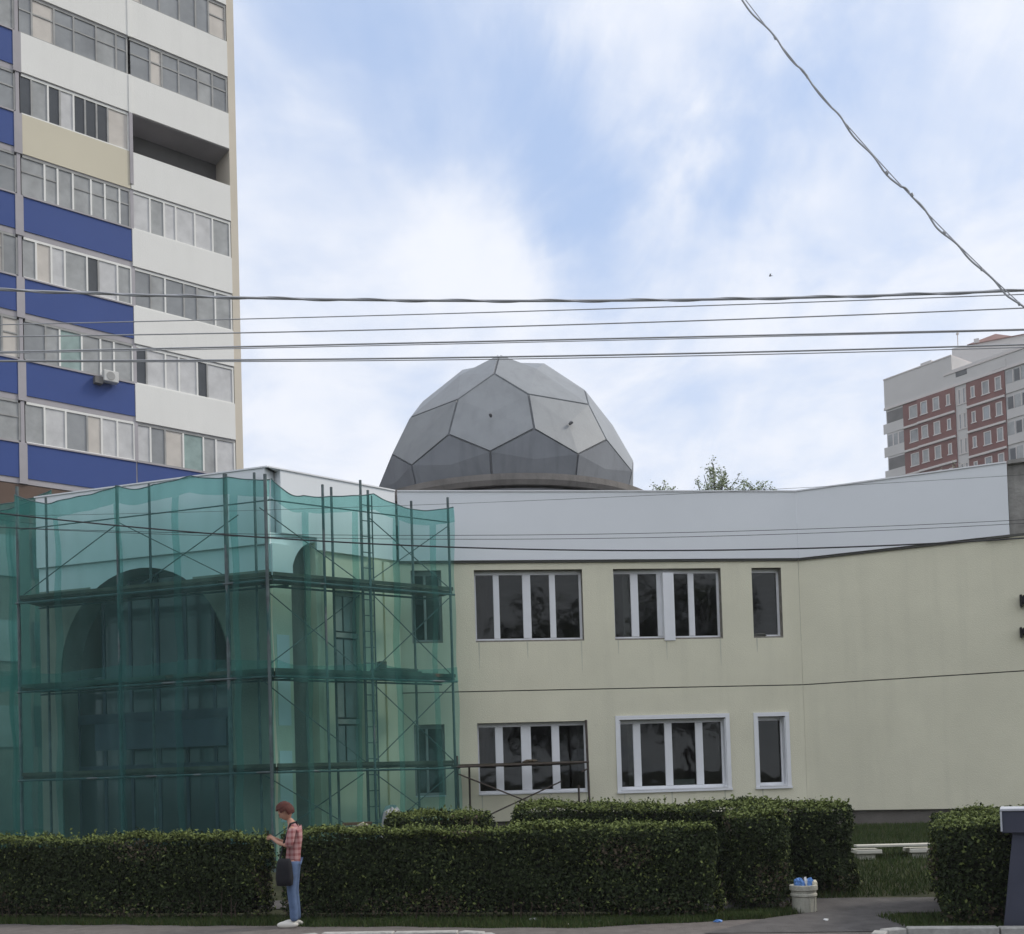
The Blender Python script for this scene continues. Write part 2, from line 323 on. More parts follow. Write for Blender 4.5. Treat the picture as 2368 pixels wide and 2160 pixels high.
# skewed grid: second coordinate is v, so that breaks run along the hedge line
def sk(x, v): return (x, v + 14.27 - .212 * x)
gx = [-3000, -600, -120, -60, -30, -20, -15, -12, -9, -6, -3, 0, 3, 6, 9, 12, 15, 20, 30, 60, 120, 600, 3000]
gvv = [-2500, -500, -100, -40, -20, -8, -4, -2, -1, 0, 1, 2, 3, 5, 7, 9, 12, 20, 40, 100, 500, 2500]
sheet('lawn', sk, gx, gvv, 0, M['grass_g'])
# pavement strip in front of the hedges, its edge to the verge slightly wavy
def strip(name, pts_a, pts_b, z, m, n=1):
    mb = MB()
    for i in range(len(pts_a) - 1):
        a, b_, c, d = pts_a[i], pts_a[i + 1], pts_b[i + 1], pts_b[i]
        mb.quad((*a, gz(*a) + z), (*b_, gz(*b_) + z), (*c, gz(*c) + z), (*d, gz(*d) + z))
    o = mb.build(name, m); o['kind'] = 'structure'; return o
edge = []
for i in range(61):
    x = -14 + i * .31
    y = 15.62 + (-7.7 - x) * .262 + .035 * math.sin(x * 3.1) + .03 * math.sin(x * 7.7 + 1)
    if x > .6: y = 13.42 + (x - .6) * .13 + .03 * math.sin(x * 5)
    edge.append((x, y))
strip('pavement', [(-14, 8)] + [(e[0], 8.0) for e in edge[1:]], edge, .006, M['asphalt'])
g1 = [ground_at(*q, z=.01) for q in ((1660, 2140), (1720, 2126), (1790, 2124), (1880, 2118), (1930, 2108), (1985, 2098))]
# foot path that leaves the pavement between the hedges, then runs behind them
mb = MB()
def gquad(a, b_, c, d, m_=10):
    G_ = [[((a[0] * (1 - i / m_) + b_[0] * i / m_) * (1 - j / m_) + (d[0] * (1 - i / m_) + c[0] * i / m_) * j / m_, (a[1] * (1 - i / m_) + b_[1] * i / m_) * (1 - j / m_) + (d[1] * (1 - i / m_) + c[1] * i / m_) * j / m_) for j in range(m_ + 1)] for i in range(m_ + 1)]
    for i in range(m_):
        for j in range(m_): mb.quad(*[(q_[0], q_[1], gz(*q_) + .014) for q_ in (G_[i][j], G_[i + 1][j], G_[i + 1][j + 1], G_[i][j + 1])])
gquad((2.2, 12.6), (4.6, 12.3), (4.75, 13.3), (3.25, 13.75))
gquad((3.25, 13.75), (4.75, 13.3), (4.95, 13.9), (4.05, 14.25))
gquad((4.05, 14.25), (4.95, 13.9), (6.8, 13.55), (6.9, 14.62))
gquad((4.05, 14.25), (6.9, 14.62), (4.9, 15.03), (4.3, 15.15))
gquad((4.05, 14.25), (4.3, 15.15), (1.4, 15.85), (1.2, 15.3))
gquad((1.2, 15.3), (1.4, 15.85), (-9, 18.0), (-9, 17.3))
mb.build('footpath', M['path'])['kind'] = 'structure'
# road sheet, one kerb step below the pavement: the near edge of the frame
strip_r = MB(); strip_r.quad((4.35, 11.93, .010), (16, 10.0, .010), (16, 6, .010), (4.2, 6, .010)); strip_r.build('road', M['road'])['kind'] = 'structure'
r2 = MB(); r2.quad((-2.35, 12.88, .010), (-.65, 12.70, .010), (-.2, 6, .010), (-2.8, 6, .010)); r2.build('road_bay', M['road'])['kind'] = 'structure'
def kerb(name, pts, label):
    k = empty(name, (*pts[0], 0)); k['kind'] = 'structure'; k['label'] = label
    for i in range(len(pts) - 1):
        fr = Fr(pts[i], pts[i + 1]); MB().box(fr, .008, fr.len - .008, -.15, 0, -.05, .10 + random.uniform(-.004, .004)).build('kerbstone', M['kerb_w'], k, bevel=.012)
kerb('kerb', [(4.0, 11.6), (4.12, 11.85), (4.38, 11.96), (5.35, 11.80), (6.3, 11.64), (7.3, 11.47), (8.3, 11.3), (9.3, 11.14)], 'whitewashed concrete kerbstones at the bottom right corner')
kerb('kerb', [(-2.9, 12.2), (-2.72, 12.75), (-2.4, 12.93), (-1.5, 12.84), (-.72, 12.76), (-.45, 12.60), (-.3, 12.1)], 'short run of pale kerbstones at the bottom left of the centre')

# ------------------------------------------------------------------ main building
A_ = (-2.34, 22.77); B_ = (6.57, 23.75); K_ = (-4.67, 20.75); D_ = (-9.95, 22.42); C_ = (10.45, 21.97); E_ = (14.0, 20.35)
ZT, ZF, ZM, ZP = 8.18, 6.68, 3.83, 1.0
bld = empty('two_storey_building', (2.0, 24.0, .7), 'cream two storey building with white fascia and grey faceted dome', 'building')
fm = Fr(A_, B_); fr_ = Fr(B_, E_); fs = Fr(K_, A_); fl = Fr(D_, K_)
def rect(fr, tl, tr, bl, br):
    p = [fr.hit(*q) for q in (tl, tr, bl, br)]
    return ((p[0][0] + p[2][0]) / 2, (p[1][0] + p[3][0]) / 2, (p[2][1] + p[3][1]) / 2, (p[0][1] + p[1][1]) / 2)
wins = [  # opening, bars (centre fraction, width fraction), trim
    (rect(fm, (1096, 1318), (1346, 1317), (1100, 1488), (1351, 1486)), ((.205, .055), (.487, .075), (.727, .055)), 0),
    (rect(fm, (1417, 1316), (1667, 1315), (1423, 1477), (1671, 1475)), ((.205, .07), (.44, .05), (.735, .055)), 0),
    (rect(fm, (1738, 1313), (1806, 1313), (1743, 1474), (1811, 1474)), (), 0),
    (rect(fm, (1104, 1673), (1358, 1668), (1107, 1838), (1363, 1834)), ((.20, .07), (.445, .09), (.715, .07)), 1),
    (rect(fm, (1432, 1667), (1677, 1661), (1437, 1828), (1683, 1823)), ((.175, .07), (.472, .07), (.765, .07)), 2),
    (rect(fm, (1751, 1657), (1813, 1656), (1757, 1820), (1823, 1818)), (), 2),
    (rect(fm, (949, 1318), (1020, 1318), (954, 1487), (1024, 1487)), ((.45, .08),), 0),
    (rect(fm, (957, 1673), (1028, 1673), (961, 1843), (1032, 1843)), ((.42, .08),), 1),
]
# rows share their heights
for row in ((0, 1, 2, 6), (3, 4, 5, 7)):
    z0 = sum(wins[i][0][2] for i in row) / 4; z1 = sum(wins[i][0][3] for i in row) / 4
    for i in row:
        h = wins[i][0]; wins[i] = ((h[0], h[1], z0, z1), *wins[i][1:])
up = [w[0] for w in wins if w[0][2] > ZM]; lo = [w[0] for w in wins if w[0][2] < ZM]
G = .012
holed_wall(fm, 0, fm.len, ZM + G, ZF - .02, up, .2, .35).build('upper_wall', [M['cream'], M['reveal']], bld)
holed_wall(fm, 0, fm.len, ZP, ZM - G, lo, .2, .35).build('lower_wall', [M['cream'], M['reveal']], bld)
MB().box(fm, .02, fm.len - .02, -.33, -.03, ZM - G - .002, ZM + G + .002).build('wall_joint', M['seam'], bld)
MB().box(fm, 0, fm.len, -.5, -.10, .2, ZP).build('plinth', M['plinth'], bld)
# right wing wall
lw = fr_.len; u_c = fr_.hit(2331, 1150)[0]
holed_wall(fr_, .004, lw, ZM + G, ZF - .02, [], .2, .35).build('upper_wall', [M['cream'], M['reveal']], bld)
holed_wall(fr_, .004, lw, ZP, ZM - G, [], .2, .35).build('lower_wall', [M['cream'], M['reveal']], bld)
MB().box(fr_, .02, lw, -.33, -.03, ZM - G - .002, ZM + G + .002).build('wall_joint', M['seam'], bld)
MB().box(fr_, 0, lw, -.5, -.10, .2, ZP).build('plinth', M['plinth'], bld)
# faint vertical panel joint right of the corner
# fascia
def fascia(fr, u0, u1, zt=ZT, zb=ZF):
    MB().box(fr, u0, u1, -.30, .07, zb, zt).build('fascia_panel', M['white_fascia'], bld)
    MB().box(fr, u0, u1, -.25, .045, zb - .05, zb - .003).build('drip_gap', M['seam'], bld)
    MB().box(fr, u0, u1, -.34, .095, zt + .002, zt + .03).build('coping', M['white_trim'], bld)
fascia(fm, .02, fm.len - .019); fascia(fr_, .021, u_c)
# rough concrete end above the wing
MB().box(fr_, u_c + .01, lw, -.40, -.06, ZF - .02, ZT - .02).build('bare_concrete_wall', M['concrete'], bld)
MB().box(fr_, u_c + .015, lw, -.45, .05, ZT - .018, ZT + .06).build('concrete_coping', M['concrete'], bld)
for k in range(7):
    uu = u_c + .1 + random.random() * (lw - u_c - .4); zz = ZF + .1 + random.random() * 1.1
    MB().box(fr_, uu, uu + random.uniform(.15, .4), -.06, -.05 + .008 * random.random(), zz, zz + random.uniform(.1, .3)).build('mortar_patch', M['reveal'], bld)
MB().box(fr_, u_c - .45, lw, .072, .12, ZF - .06, ZF - .012).build('metal_flashing', M['seam'], bld)
# windows
def window(parent, fr, h, bars, trim, depth=.17, frame=.055, m='white_trim'):
    u0, u1, z0, z1 = h; w = u1 - u0
    wn = MB()
    wn.box(fr, u0 + .003, u1 - .003, -depth - .06, -depth, z0 + .003, z0 + .09); wn.box(fr, u0 + .003, u1 - .003, -depth - .06, -depth, z1 - frame - .03, z1 - .003)
    wn.box(fr, u0 + .003, u0 + frame * .8, -depth - .06, -depth - .001, z0 + .091, z1 - frame - .031); wn.box(fr, u1 - frame, u1 - .003, -depth - .06, -depth - .001, z0 + .091, z1 - frame - .031)
    wo = wn.build('window', M[m], parent)
    xs = [u0 + frame * .8]
    for c, q in bars:
        a, b_ = u0 + (c - q / 2) * w, u0 + (c + q / 2) * w; xs += [a, b_]
        MB().box(fr, a, b_, -depth - .055, -depth + .012, z0 + .092, z1 - frame - .032).build('mullion', M[m], wo, bevel=.006)
    xs.append(u1 - frame)
    for i in range(0, len(xs), 2):
        MB().box(fr, xs[i] + .002, xs[i + 1] - .002, -depth - .035, -depth - .025, z0 + .092, z1 - frame - .032).build('pane', M['glass'], wo)
    if trim == 0:
        MB().box(fr, u0 + .01, u1 - .01, -.16, -.01, z0 + .002, z0 + .035).build('mortar_bed', M['reveal'], wo)
    if trim >= 1:
        MB().box(fr, u0 + .004, u1 - .004, -depth, .05, z0 + .004, z0 + .03).build('sill', M['white_trim'], wo)
    if trim == 2:
        q = .09
        tm = MB(); tm.box(fr, u0 - q, u1 + q, .002, .03, z1, z1 + q); tm.box(fr, u0 - q, u0, .002, .03, z0, z1 - .001); tm.box(fr, u1, u1 + q, .002, .03, z0, z1 - .001)
        tm.box(fr, u0 - q - .01, u1 + q + .01, .002, .055, z0 - .05, z0 - .001); tm.box(fr, u0 + .001, u0 + .02, -depth, .0, z0 + .031, z1 - .02); tm.box(fr, u1 - .02, u1 - .001, -depth, 0, z0 + .031, z1 - .02)
        tm.build('window_surround', M['white_trim'], wo)
    return wo
for k, (h, bars, trim) in enumerate(wins): window(bld, fm, h, bars, trim, m='white_trim' if k < 6 else 't_frame')
for (h, bars, trim) in wins[:6]:
    for uu in (h[0] + .06, h[0] + (h[1] - h[0]) * .47, h[1] - .07):
        if h[1] - h[0] < 1 and uu != h[0] + .06: continue
        ln_ = random.uniform(.25, .7); st_ = MB(); P = fm.P; w0 = .012; z_ = h[2] - (.052 if trim == 2 else .005)
        st_.quad(P(uu - w0, .0015, z_), P(uu + w0 * 2, .0015, z_), P(uu + w0, .0015, z_ - ln_), P(uu + w0 * .4, .0015, z_ - ln_)); st_.build('rain_stain', M['stain'], bld)
# raw board standing proud in the second upper window, mortar lumps, box behind glass
h = wins[1][0]; w = h[1] - h[0]; MB().box(fm, h[0] + .455 * w, h[0] + .555 * w, -.15, .03, h[2] - .03, h[3] - .10).build('white_board', M['white_trim'], bld, bevel=.004)
h = wins[2][0]; MB().blob(fm.P(h[0] + .16, -.06, h[2] + .07), (.15, .06, .05), 10, .25).build('mortar_lump', M['seam'], bld)
h = wins[4][0]; w = h[1] - h[0]; MB().box(fm, h[0] + .52 * w, h[0] + .72 * w, -.34, -.24, h[2] + .09, h[2] + .22).build('cardboard_strip', M['curtain'], bld)
# floor slabs, roof, room walls
fb = Fr((A_[0], A_[1] + .36), (B_[0], B_[1] + .36))
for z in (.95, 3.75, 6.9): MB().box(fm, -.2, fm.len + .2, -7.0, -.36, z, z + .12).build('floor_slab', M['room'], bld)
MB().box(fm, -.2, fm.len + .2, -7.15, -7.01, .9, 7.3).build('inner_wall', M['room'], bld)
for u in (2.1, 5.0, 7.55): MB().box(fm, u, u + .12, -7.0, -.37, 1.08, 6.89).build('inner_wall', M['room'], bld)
rp = MB(); zr = 7.55
P0 = [fl.P(0, -.34, zr), fl.P(fl.len - .1, -.34, zr), fm.P(0, -.36, zr), fm.P(fm.len, -.36, zr), fr_.P(lw, -.45, zr), Vector((15, 46, zr)), Vector((-11, 46, zr))]
rp.quad(*P0); rp.build('flat_roof', M['roof'], bld)
bw = MB()
for a, b_ in ((P0[4], P0[5]), (P0[5], P0[6]), (P0[6], P0[0])): bw.quad((a.x, a.y, .1), (b_.x, b_.y, .1), (b_.x, b_.y, ZT), (a.x, a.y, ZT))
bw.build('rear_wall', M['cream'], bld)
# side wall of the entrance block
u1_ = fs.hit(677, 1500)[0]; u2_ = fs.hit(735, 1500)[0]; za = fs.hit(728, 1254)[1]; zs_ = fs.hit(677, 1345)[1]
ua, ub = fs.hit(778, 1500)[0], fs.hit(842, 1500)[0]
zw0, zw1 = fs.hit(810, 1768)[1], fs.hit(810, 1366)[1]
mb = MB(); P = fs.P
pts = [(u1_ + (u2_ - u1_) * 1.0 * (1 - math.cos(t_)) , zs_ + (za - zs_) * math.sin(t_)) for t_ in [math.pi / 2 * i / 10 for i in range(11)]]
ztS = max(za + .08, ZF)
for i in range(10):
    (a, c), (b_, d) = pts[i], pts[i + 1]
    mb.quad(P(a, 0, c), P(b_, 0, d), P(b_, 0, ztS), P(a, 0, ztS), mi=1); mb.quad(P(a, 0, c), P(a, -.5, c), P(b_, -.5, d), P(b_, 0, d), mi=1)
zpw = fs.hit(650, 1335)[1]; mb.quad(P(0, 0, .3), P(u1_, 0, .3), P(u1_, 0, zpw), P(0, 0, zpw)); mb.quad(P(0, 0, zpw), P(u1_, 0, zpw), P(u1_, 0, ztS), P(0, 0, ztS), mi=1); mb.quad(P(u1_, 0, .3), P(u1_, -.5, .3), P(u1_, -.5, zs_), P(u1_, 0, zs_)); mb.quad(P(u2_, 0, .3), P(u2_, -.5, .3), P(u2_, -.5, za), P(u2_, 0, za))
mb.quad(P(0, .002, .3), P(u1_, .002, .3), P(u1_, .002, 1.4), P(0, .002, 1.4))
for a, b_, c, d in ((u2_, ua, .3, ZF), (ub, fs.len, .3, ZF), (ua, ub, .3, zw0), (ua, ub, zw1, ZF)): mb.quad(P(a, 0, c), P(b_, 0, c), P(b_, 0, d), P(a, 0, d))
mb.quad(P(ua, 0, zw0), P(ua, -.3, zw0), P(ua, -.3, zw1), P(ua, 0, zw1)); mb.quad(P(ub, 0, zw0), P(ub, -.3, zw0), P(ub, -.3, zw1), P(ub, 0, zw1)); mb.quad(P(ua, 0, zw1), P(ua, -.3, zw1), P(ub, -.3, zw1), P(ub, 0, zw1)); mb.quad(P(ua, 0, zw0), P(ua, -.3, zw0), P(ub, -.3, zw0), P(ub, 0, zw0))
mb.build('entrance_side_wall', [M['cream'], M['white_fascia']], bld)
MB().box(fs, u1_ - .2, u2_ + .2, -.8, -.42, .3, ztS).build('slot_back_wall', M['plinth'], bld)
wo = MB().box(fs, ua, ub, -.28, -.24, zw0, zw0 + .08).box(fs, ua, ub, -.28, -.24, zw1 - .08, zw1).build('window', M['t_frame'], bld)
zz = [zw0 + (zw1 - zw0) * k / 4 for k in range(5)]
for k in range(4):
    MB().box(fs, ua + .03, (ua + ub) / 2 - .02, -.27, -.26, zz[k] + .09, zz[k + 1] - .09).build('pane', M['curtain_grey'] if k % 2 else M['glass_grey'], wo)
    MB().box(fs, (ua + ub) / 2 + .02, ub - .03, -.27, -.26, zz[k] + .09, zz[k + 1] - .09).build('pane', M['glass_grey'], wo)
    if k: MB().box(fs, ua, ub, -.29, -.22, zz[k] - .05, zz[k] + .05).build('transom', M['t_frame'], wo)
for px0, px1, q in ((746, 752, .1), (862, 880, .12), (889, 903, .06)):
    MB().box(fs, fs.hit(px0, 1500)[0], fs.hit(px1, 1500)[0], .002, q, .3, ZF - .06).build('pilaster', M['cream'], bld)
MB().box(fs, .25, u2_, -.28, .07, ztS + .005, ZT).build('fascia_panel', M['white_fascia'], bld); MB().box(fs, u2_ + .001, fs.len - .09, -.28, .07, ZF, ZT).build('fascia_panel', M['white_fascia'], bld)
MB().box(fs, 0, u1_ - .03, .002, .13, fs.hit(650, 1335)[1], ZF - .002).build('portal_panel', M['white_fascia'], bld)
MB().box(fs, .12, u1_ - .08, .003, .02, 1.2, 2.6).build('portal_panel', M['white_fascia'], bld)
MB().box(fs, .12, u1_ - .08, .003, .02, 3.1, 4.9).build('portal_panel', M['white_fascia'], bld)
MB().box(fs, -.02, fs.len - .09, -.34, .095, ZT + .002, ZT + .03).build('coping', M['white_trim'], bld)
# entrance front with the big arch
pc = fl.hit(335, 1540); pt = fl.hit(335, 1312); pr_ = fl.hit(529, 1540); pl_ = fl.hit(140, 1540)
uc, zsA, zA, ru = (pr_[0] + pl_[0]) / 2, pc[1] - .1, pt[1], (pr_[0] - pl_[0]) / 2
mb = MB(); P = fl.P; n = 24
ap = [(uc - ru * math.cos(math.pi * i / n), zsA + (zA - zsA) * math.sin(math.pi * i / n)) for i in range(n + 1)]
zt2 = ZF - .5; ztF = max(zA + .06, ZF)
for i in range(n):
    (a, c), (b_, d) = ap[i], ap[i + 1]
    mb.quad(P(a, 0, c), P(a, -.6, c), P(b_, -.6, d), P(b_, 0, d))
    if max(c, d) < zt2: mb.quad(P(a, 0, c), P(b_, 0, d), P(b_, 0, zt2), P(a, 0, zt2)); mb.quad(P(a, 0, zt2), P(b_, 0, zt2), P(b_, 0, ztF), P(a, 0, ztF), mi=1)
    else: mb.quad(P(a, 0, c), P(b_, 0, d), P(b_, 0, ztF), P(a, 0, ztF), mi=1)
for a, b_ in ((0, uc - ru), (uc + ru, fl.len)): mb.quad(P(a, 0, zt2), P(b_, 0, zt2), P(b_, 0, ztF), P(a, 0, ztF), mi=1)
mb.quad(P(0, 0, .2), P(uc - ru, 0, .2), P(uc - ru, 0, zt2), P(0, 0, zt2)); mb.quad(P(uc + ru, 0, .2), P(fl.len, 0, .2), P(fl.len, 0, zt2), P(uc + ru, 0, zt2))
mb.quad(P(uc - ru, 0, .2), P(uc - ru, -.6, .2), P(uc - ru, -.6, zsA), P(uc - ru, 0, zsA)); mb.quad(P(uc + ru, 0, .2), P(uc + ru, -.6, .2), P(uc + ru, -.6, zsA), P(uc + ru, 0, zsA))
mb.build('entrance_front_wall', [M['facade'], M['white_fascia']], bld)  # front wall below the fascia in a darker, greyer tone
MB().box(fl, 0, fl.len - .02, -.28, .07, ztF + .003, ZT).build('fascia_panel', M['white_fascia'], bld)
MB().box(fl, -.02, fl.len + .05, -.34, .095, ZT + .002, ZT + .03).build('coping', M['white_trim'], bld)
MB().box(fl, .3, fl.len - .3, -3.2, -3.0, .2, zt2).build('inner_wall', M['room'], bld)
MB().quad(fl.P(0, 0, .2), fl.P(0, -8, .2), fl.P(0, -8, ZT), fl.P(0, 0, ZT)).build('end_wall', M['cream'], bld)
ad = MB(); ad.box(fl, uc - ru - .02, uc + ru + .02, -.56, -.50, 3.35, 3.55); ad.box(fl, uc - ru, uc + ru, -.56, -.50, 2.35, 2.45); ad = ad.build('arch_window', M['cab'], bld)
for k in range(7):
    u = uc - ru + 2 * ru * k / 6; zt_ = zsA + (zA - zsA) * math.sqrt(max(0, 1 - ((u - uc) / ru) ** 2))
    MB().box(fl, u - .035, u + .035, -.57, -.51, .3, max(zt_, zsA)).build('glazing_bar', M['cab'], ad)
    if k < 6:
        u2 = uc - ru + 2 * ru * (k + 1) / 6; zt3 = min(zt_, zsA + (zA - zsA) * math.sqrt(max(0, 1 - ((u2 - uc) / ru) ** 2)))
        for c, d in ((.3, 2.35), (2.45, 3.35), (3.55, max(zt3, zsA))): MB().box(fl, u + .036, u2 - .036, -.545, -.535, c, d).build('pane', M['glass_dark'], ad)
MB().box(fl, uc - ru * .55, uc + ru - .03, .02, .10, 2.75, 3.3).build('blank_sign_band', M['cab'], bld)
# dome on its drum
DX, DY, DR = at(1174, 1060, 36).x, 36.0, 4.45; DZC, ZR = 12.0, 10.93
dome = MB().lathe((DX, DY, 0), [(4.7, 7.4), (4.7, ZR - .32)], 64).lathe((DX, DY, 0), [(4.6, ZR - .33), (5.0, ZR - .34), (5.08, ZR - .2), (5.08, ZR - .02), (4.45, ZR + .06), (4.2, ZR + .07)], 96).build('dome', M['dome_base'], bld)
MB().lathe((DX, DY, 0), [(4.73, ZR - .55), (4.9, ZR - .53), (4.9, ZR - .42), (4.73, ZR - .41)], 64).build('cornice_ring', M['dome_shell'], dome)
def ringpt(lon, rho, z): a = math.radians(lon); return Vector((DX + rho * math.sin(a), DY - rho * math.cos(a), z))
APX = ringpt(0, 0, 16.18) + Vector((-.12, 0, 0))
LO = -7
g0, g1_, g2, g3, g4, g5 = (lambda a: ringpt(a, 4.16, ZR + .05)), (lambda a: ringpt(a, 4.38, 11.78)), (lambda a: ringpt(a, 4.22, 12.50)), (lambda a: ringpt(a, 3.56, 13.78)), (lambda a: ringpt(a, 2.86, 14.70)), (lambda a: ringpt(a, 1.45, 15.86))
cells = []
for k in range(10):
    a = LO + 36 * k
    cells.append([g0(a), g0(a + 36), g1_(a + 36), g2(a + 18), g1_(a)])
    if k % 2 == 0: cells.append([g1_(a), g2(a + 18), g3(a + 18), g4(a), g3(a - 18), g2(a - 18)])
    else: cells.append([g1_(a), g2(a + 18), g3(a + 18), g3(a - 18), g2(a - 18)])
    if k % 2 == 1: cells.append([g3(a - 18), g3(a + 18), g4(a + 36), g5(a + 36), APX, g5(a - 36), g4(a - 36)])
sh = MB()
for ci, c in enumerate(cells):
    ctr = sum(c, Vector()) / len(c); ctr = ctr + (ctr - Vector((DX, DY, DZC))).normalized() * (.24 if len(c) == 7 else .02); nrm = (ctr - Vector((DX, DY, DZC))).normalized()
    k0 = len(sh.v)
    for i in range(len(c)): sh.quad(ctr, c[i], c[(i + 1) % len(c)])
    pm = MB(); ins = [q + (ctr - q).normalized() * .024 for q in c]; topc = ctr + nrm * .075; top = [q + nrm * .055 for q in ins]
    for i in range(len(c)):
        j = (i + 1) % len(c); pm.quad(topc, top[i], top[j]); pm.quad(ins[i], ins[j], top[j], top[i])
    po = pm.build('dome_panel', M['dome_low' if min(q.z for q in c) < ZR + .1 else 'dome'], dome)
for ang, z in ((-7, 13.0), (29, 12.85)):
    c = ringpt(ang, 4.0, z); n_ = (c - Vector((DX, DY, DZC))).normalized(); MB().tube([c, c + n_ * .10, c + n_ * .12 + Vector((0, 0, -.03))], .05, 8).build('roof_vent', M['dome_shell'], dome)
MB().tube([APX - Vector((0, 0, .2)), APX + Vector((0, 0, .12))], .10, 8).build('finial', M['dome'], dome)
sh.build('dome_shell', M['dome_shell'], dome)

# black brackets at the right edge
br = empty('wall_bracket', fr_.P(fr_.hit(2366, 1390)[0], .02, fr_.hit(2366, 1390)[1]), 'upper black metal bracket at the right edge of the cream wall', 'bracket', None)
for i, (y0, y1, lab) in enumerate(((1377, 1405, ''), (1452, 1476, 'lower black metal bracket at the right edge of the cream wall'))):
    u, zb = fr_.hit(2362, y1); zt_ = fr_.hit(2362, y0)[1]
    if i: br = empty('wall_bracket', fr_.P(u, .02, zb), lab, 'bracket')
    MB().box(fr_, u + .02, u + .5, .01, .20, zb + .06, zt_ - .02).build('housing', M['black'], br, bevel=.02)
    MB().box(fr_, u - .03, u + .02, .01, .16, zb, zt_).build('end_plate', M['phone'], br, bevel=.01)

# ------------------------------------------------------------------ left tower
TA = (-16.95 - 6.9, 35.5 - 5.4); tb_ = at(557, 850, 41.1); TB = (tb_.x, tb_.y); ft = Fr(TA, TB); TL = ft.len
tw = empty('apartment_tower', (-16, 40, .7), 'tall white and blue apartment tower with glazed balconies left of the dome', 'building')
MB().box(ft, 0, TL, -14, -1.25, 0, 42).build('tower_body', M['t_inside'], tw)
MB().box(ft, TL - .30, TL, -1.24, .04, 12.6, 42).build('end_wall', M['t_side'], tw)
MB().box(ft, 0, TL, -14, 0, 11.2, 12.5).build('wall_band', M['brown_wall'], tw); MB().box(ft, 0, TL, -14, -.02, -.5, 11.19).build('ground_storeys', M['plinth'], tw)
for z0_, z1_ in ((9.3, 10.7), (6.4, 7.8), (3.5, 4.9)):
    for k in range(9): MB().box(ft, .4 + k * 1.55, 1.5 + k * 1.55, -.018, .03, z0_, z1_).build('window', M['glass_grey'] if k % 2 else M['glass_dark'], tw)
ub0 = ft.hit(45, 560)[0]; ub1 = ft.hit(300, 560)[0]; ub1b = ft.hit(314, 900)[0]
ub1 = (ub1 + ub1b) / 2
pw = (ft.hit(56, 560)[0] - ft.hit(37, 560)[0])
ZL = [12.52 + 2.885 * k for k in range(-2, 10)]   # undersides of the slabs
# z index: ZL[2] = 12.52 (lowest visible slab)
bay = [(0, ub0 - pw / 2), (ub0 + pw / 2, ub1), (ub1 + .05, TL - .31)]
panel_col = {0: ['t_blue', 't_blue', 't_blue'], 1: ['t_blue', 't_blue', 't_blue'], 2: ['t_blue', 't_blue', 't_blue'], 3: ['t_blue', 't_blue', 't_white'], 4: ['t_blue', 't_blue', 't_white'], 5: ['t_blue', 't_blue', 't_white'],
             6: ['t_blue', 't_cream', 't_white'], 7: ['t_blue', 't_white', 't_white'], 8: ['t_white', 't_white', 't_white'], 9: ['t_white'] * 3, 10: ['t_white'] * 3, 11: ['t_white'] * 3}
styles = {(2, 1): 'curtain', (2, 2): 'green', (3, 1): 'grey', (3, 2): 'bright', (4, 1): 'pale', (4, 2): 'bluegrey', (5, 1): 'dull', (5, 2): 'frosted', (6, 1): 'mixed', (6, 2): 'open', (7, 1): 'grid', (7, 2): 'grid', (8, 1): 'grid', (8, 2): 'grid'}
pal = {'curtain': ['curtain', 'curtain', 'curtain_grey', 'curtain', 'glass_grey', 'curtain_warm'], 'green': ['curtain_green', 'curtain_grey', 'curtain', 'glass_grey', 'curtain_warm'], 'grey': ['curtain_grey', 'curtain_green', 'curtain_grey', 'glass_grey'],
       'bright': ['curtain', 'curtain', 'curtain', 'glass_dark'], 'pale': ['curtain', 'curtain_grey', 'glass_dark', 'curtain', 'curtain_grey', 'curtain_warm'], 'bluegrey': ['glass_grey', 'curtain_grey', 'glass_grey', 'curtain_warm'], 'dull': ['glass_grey', 'curtain_grey', 'curtain_grey', 'curtain_grey'],
       'frosted': ['curtain', 'curtain', 'curtain_grey', 'curtain'], 'mixed': ['curtain_grey', 'glass_dark', 'curtain', 'glass_dark', 'curtain_grey', 'glass_dark', 'curtain_warm'], 'grid': ['glass_grey', 'curtain_grey', 'glass_grey', 'curtain_warm', 'glass_grey']}
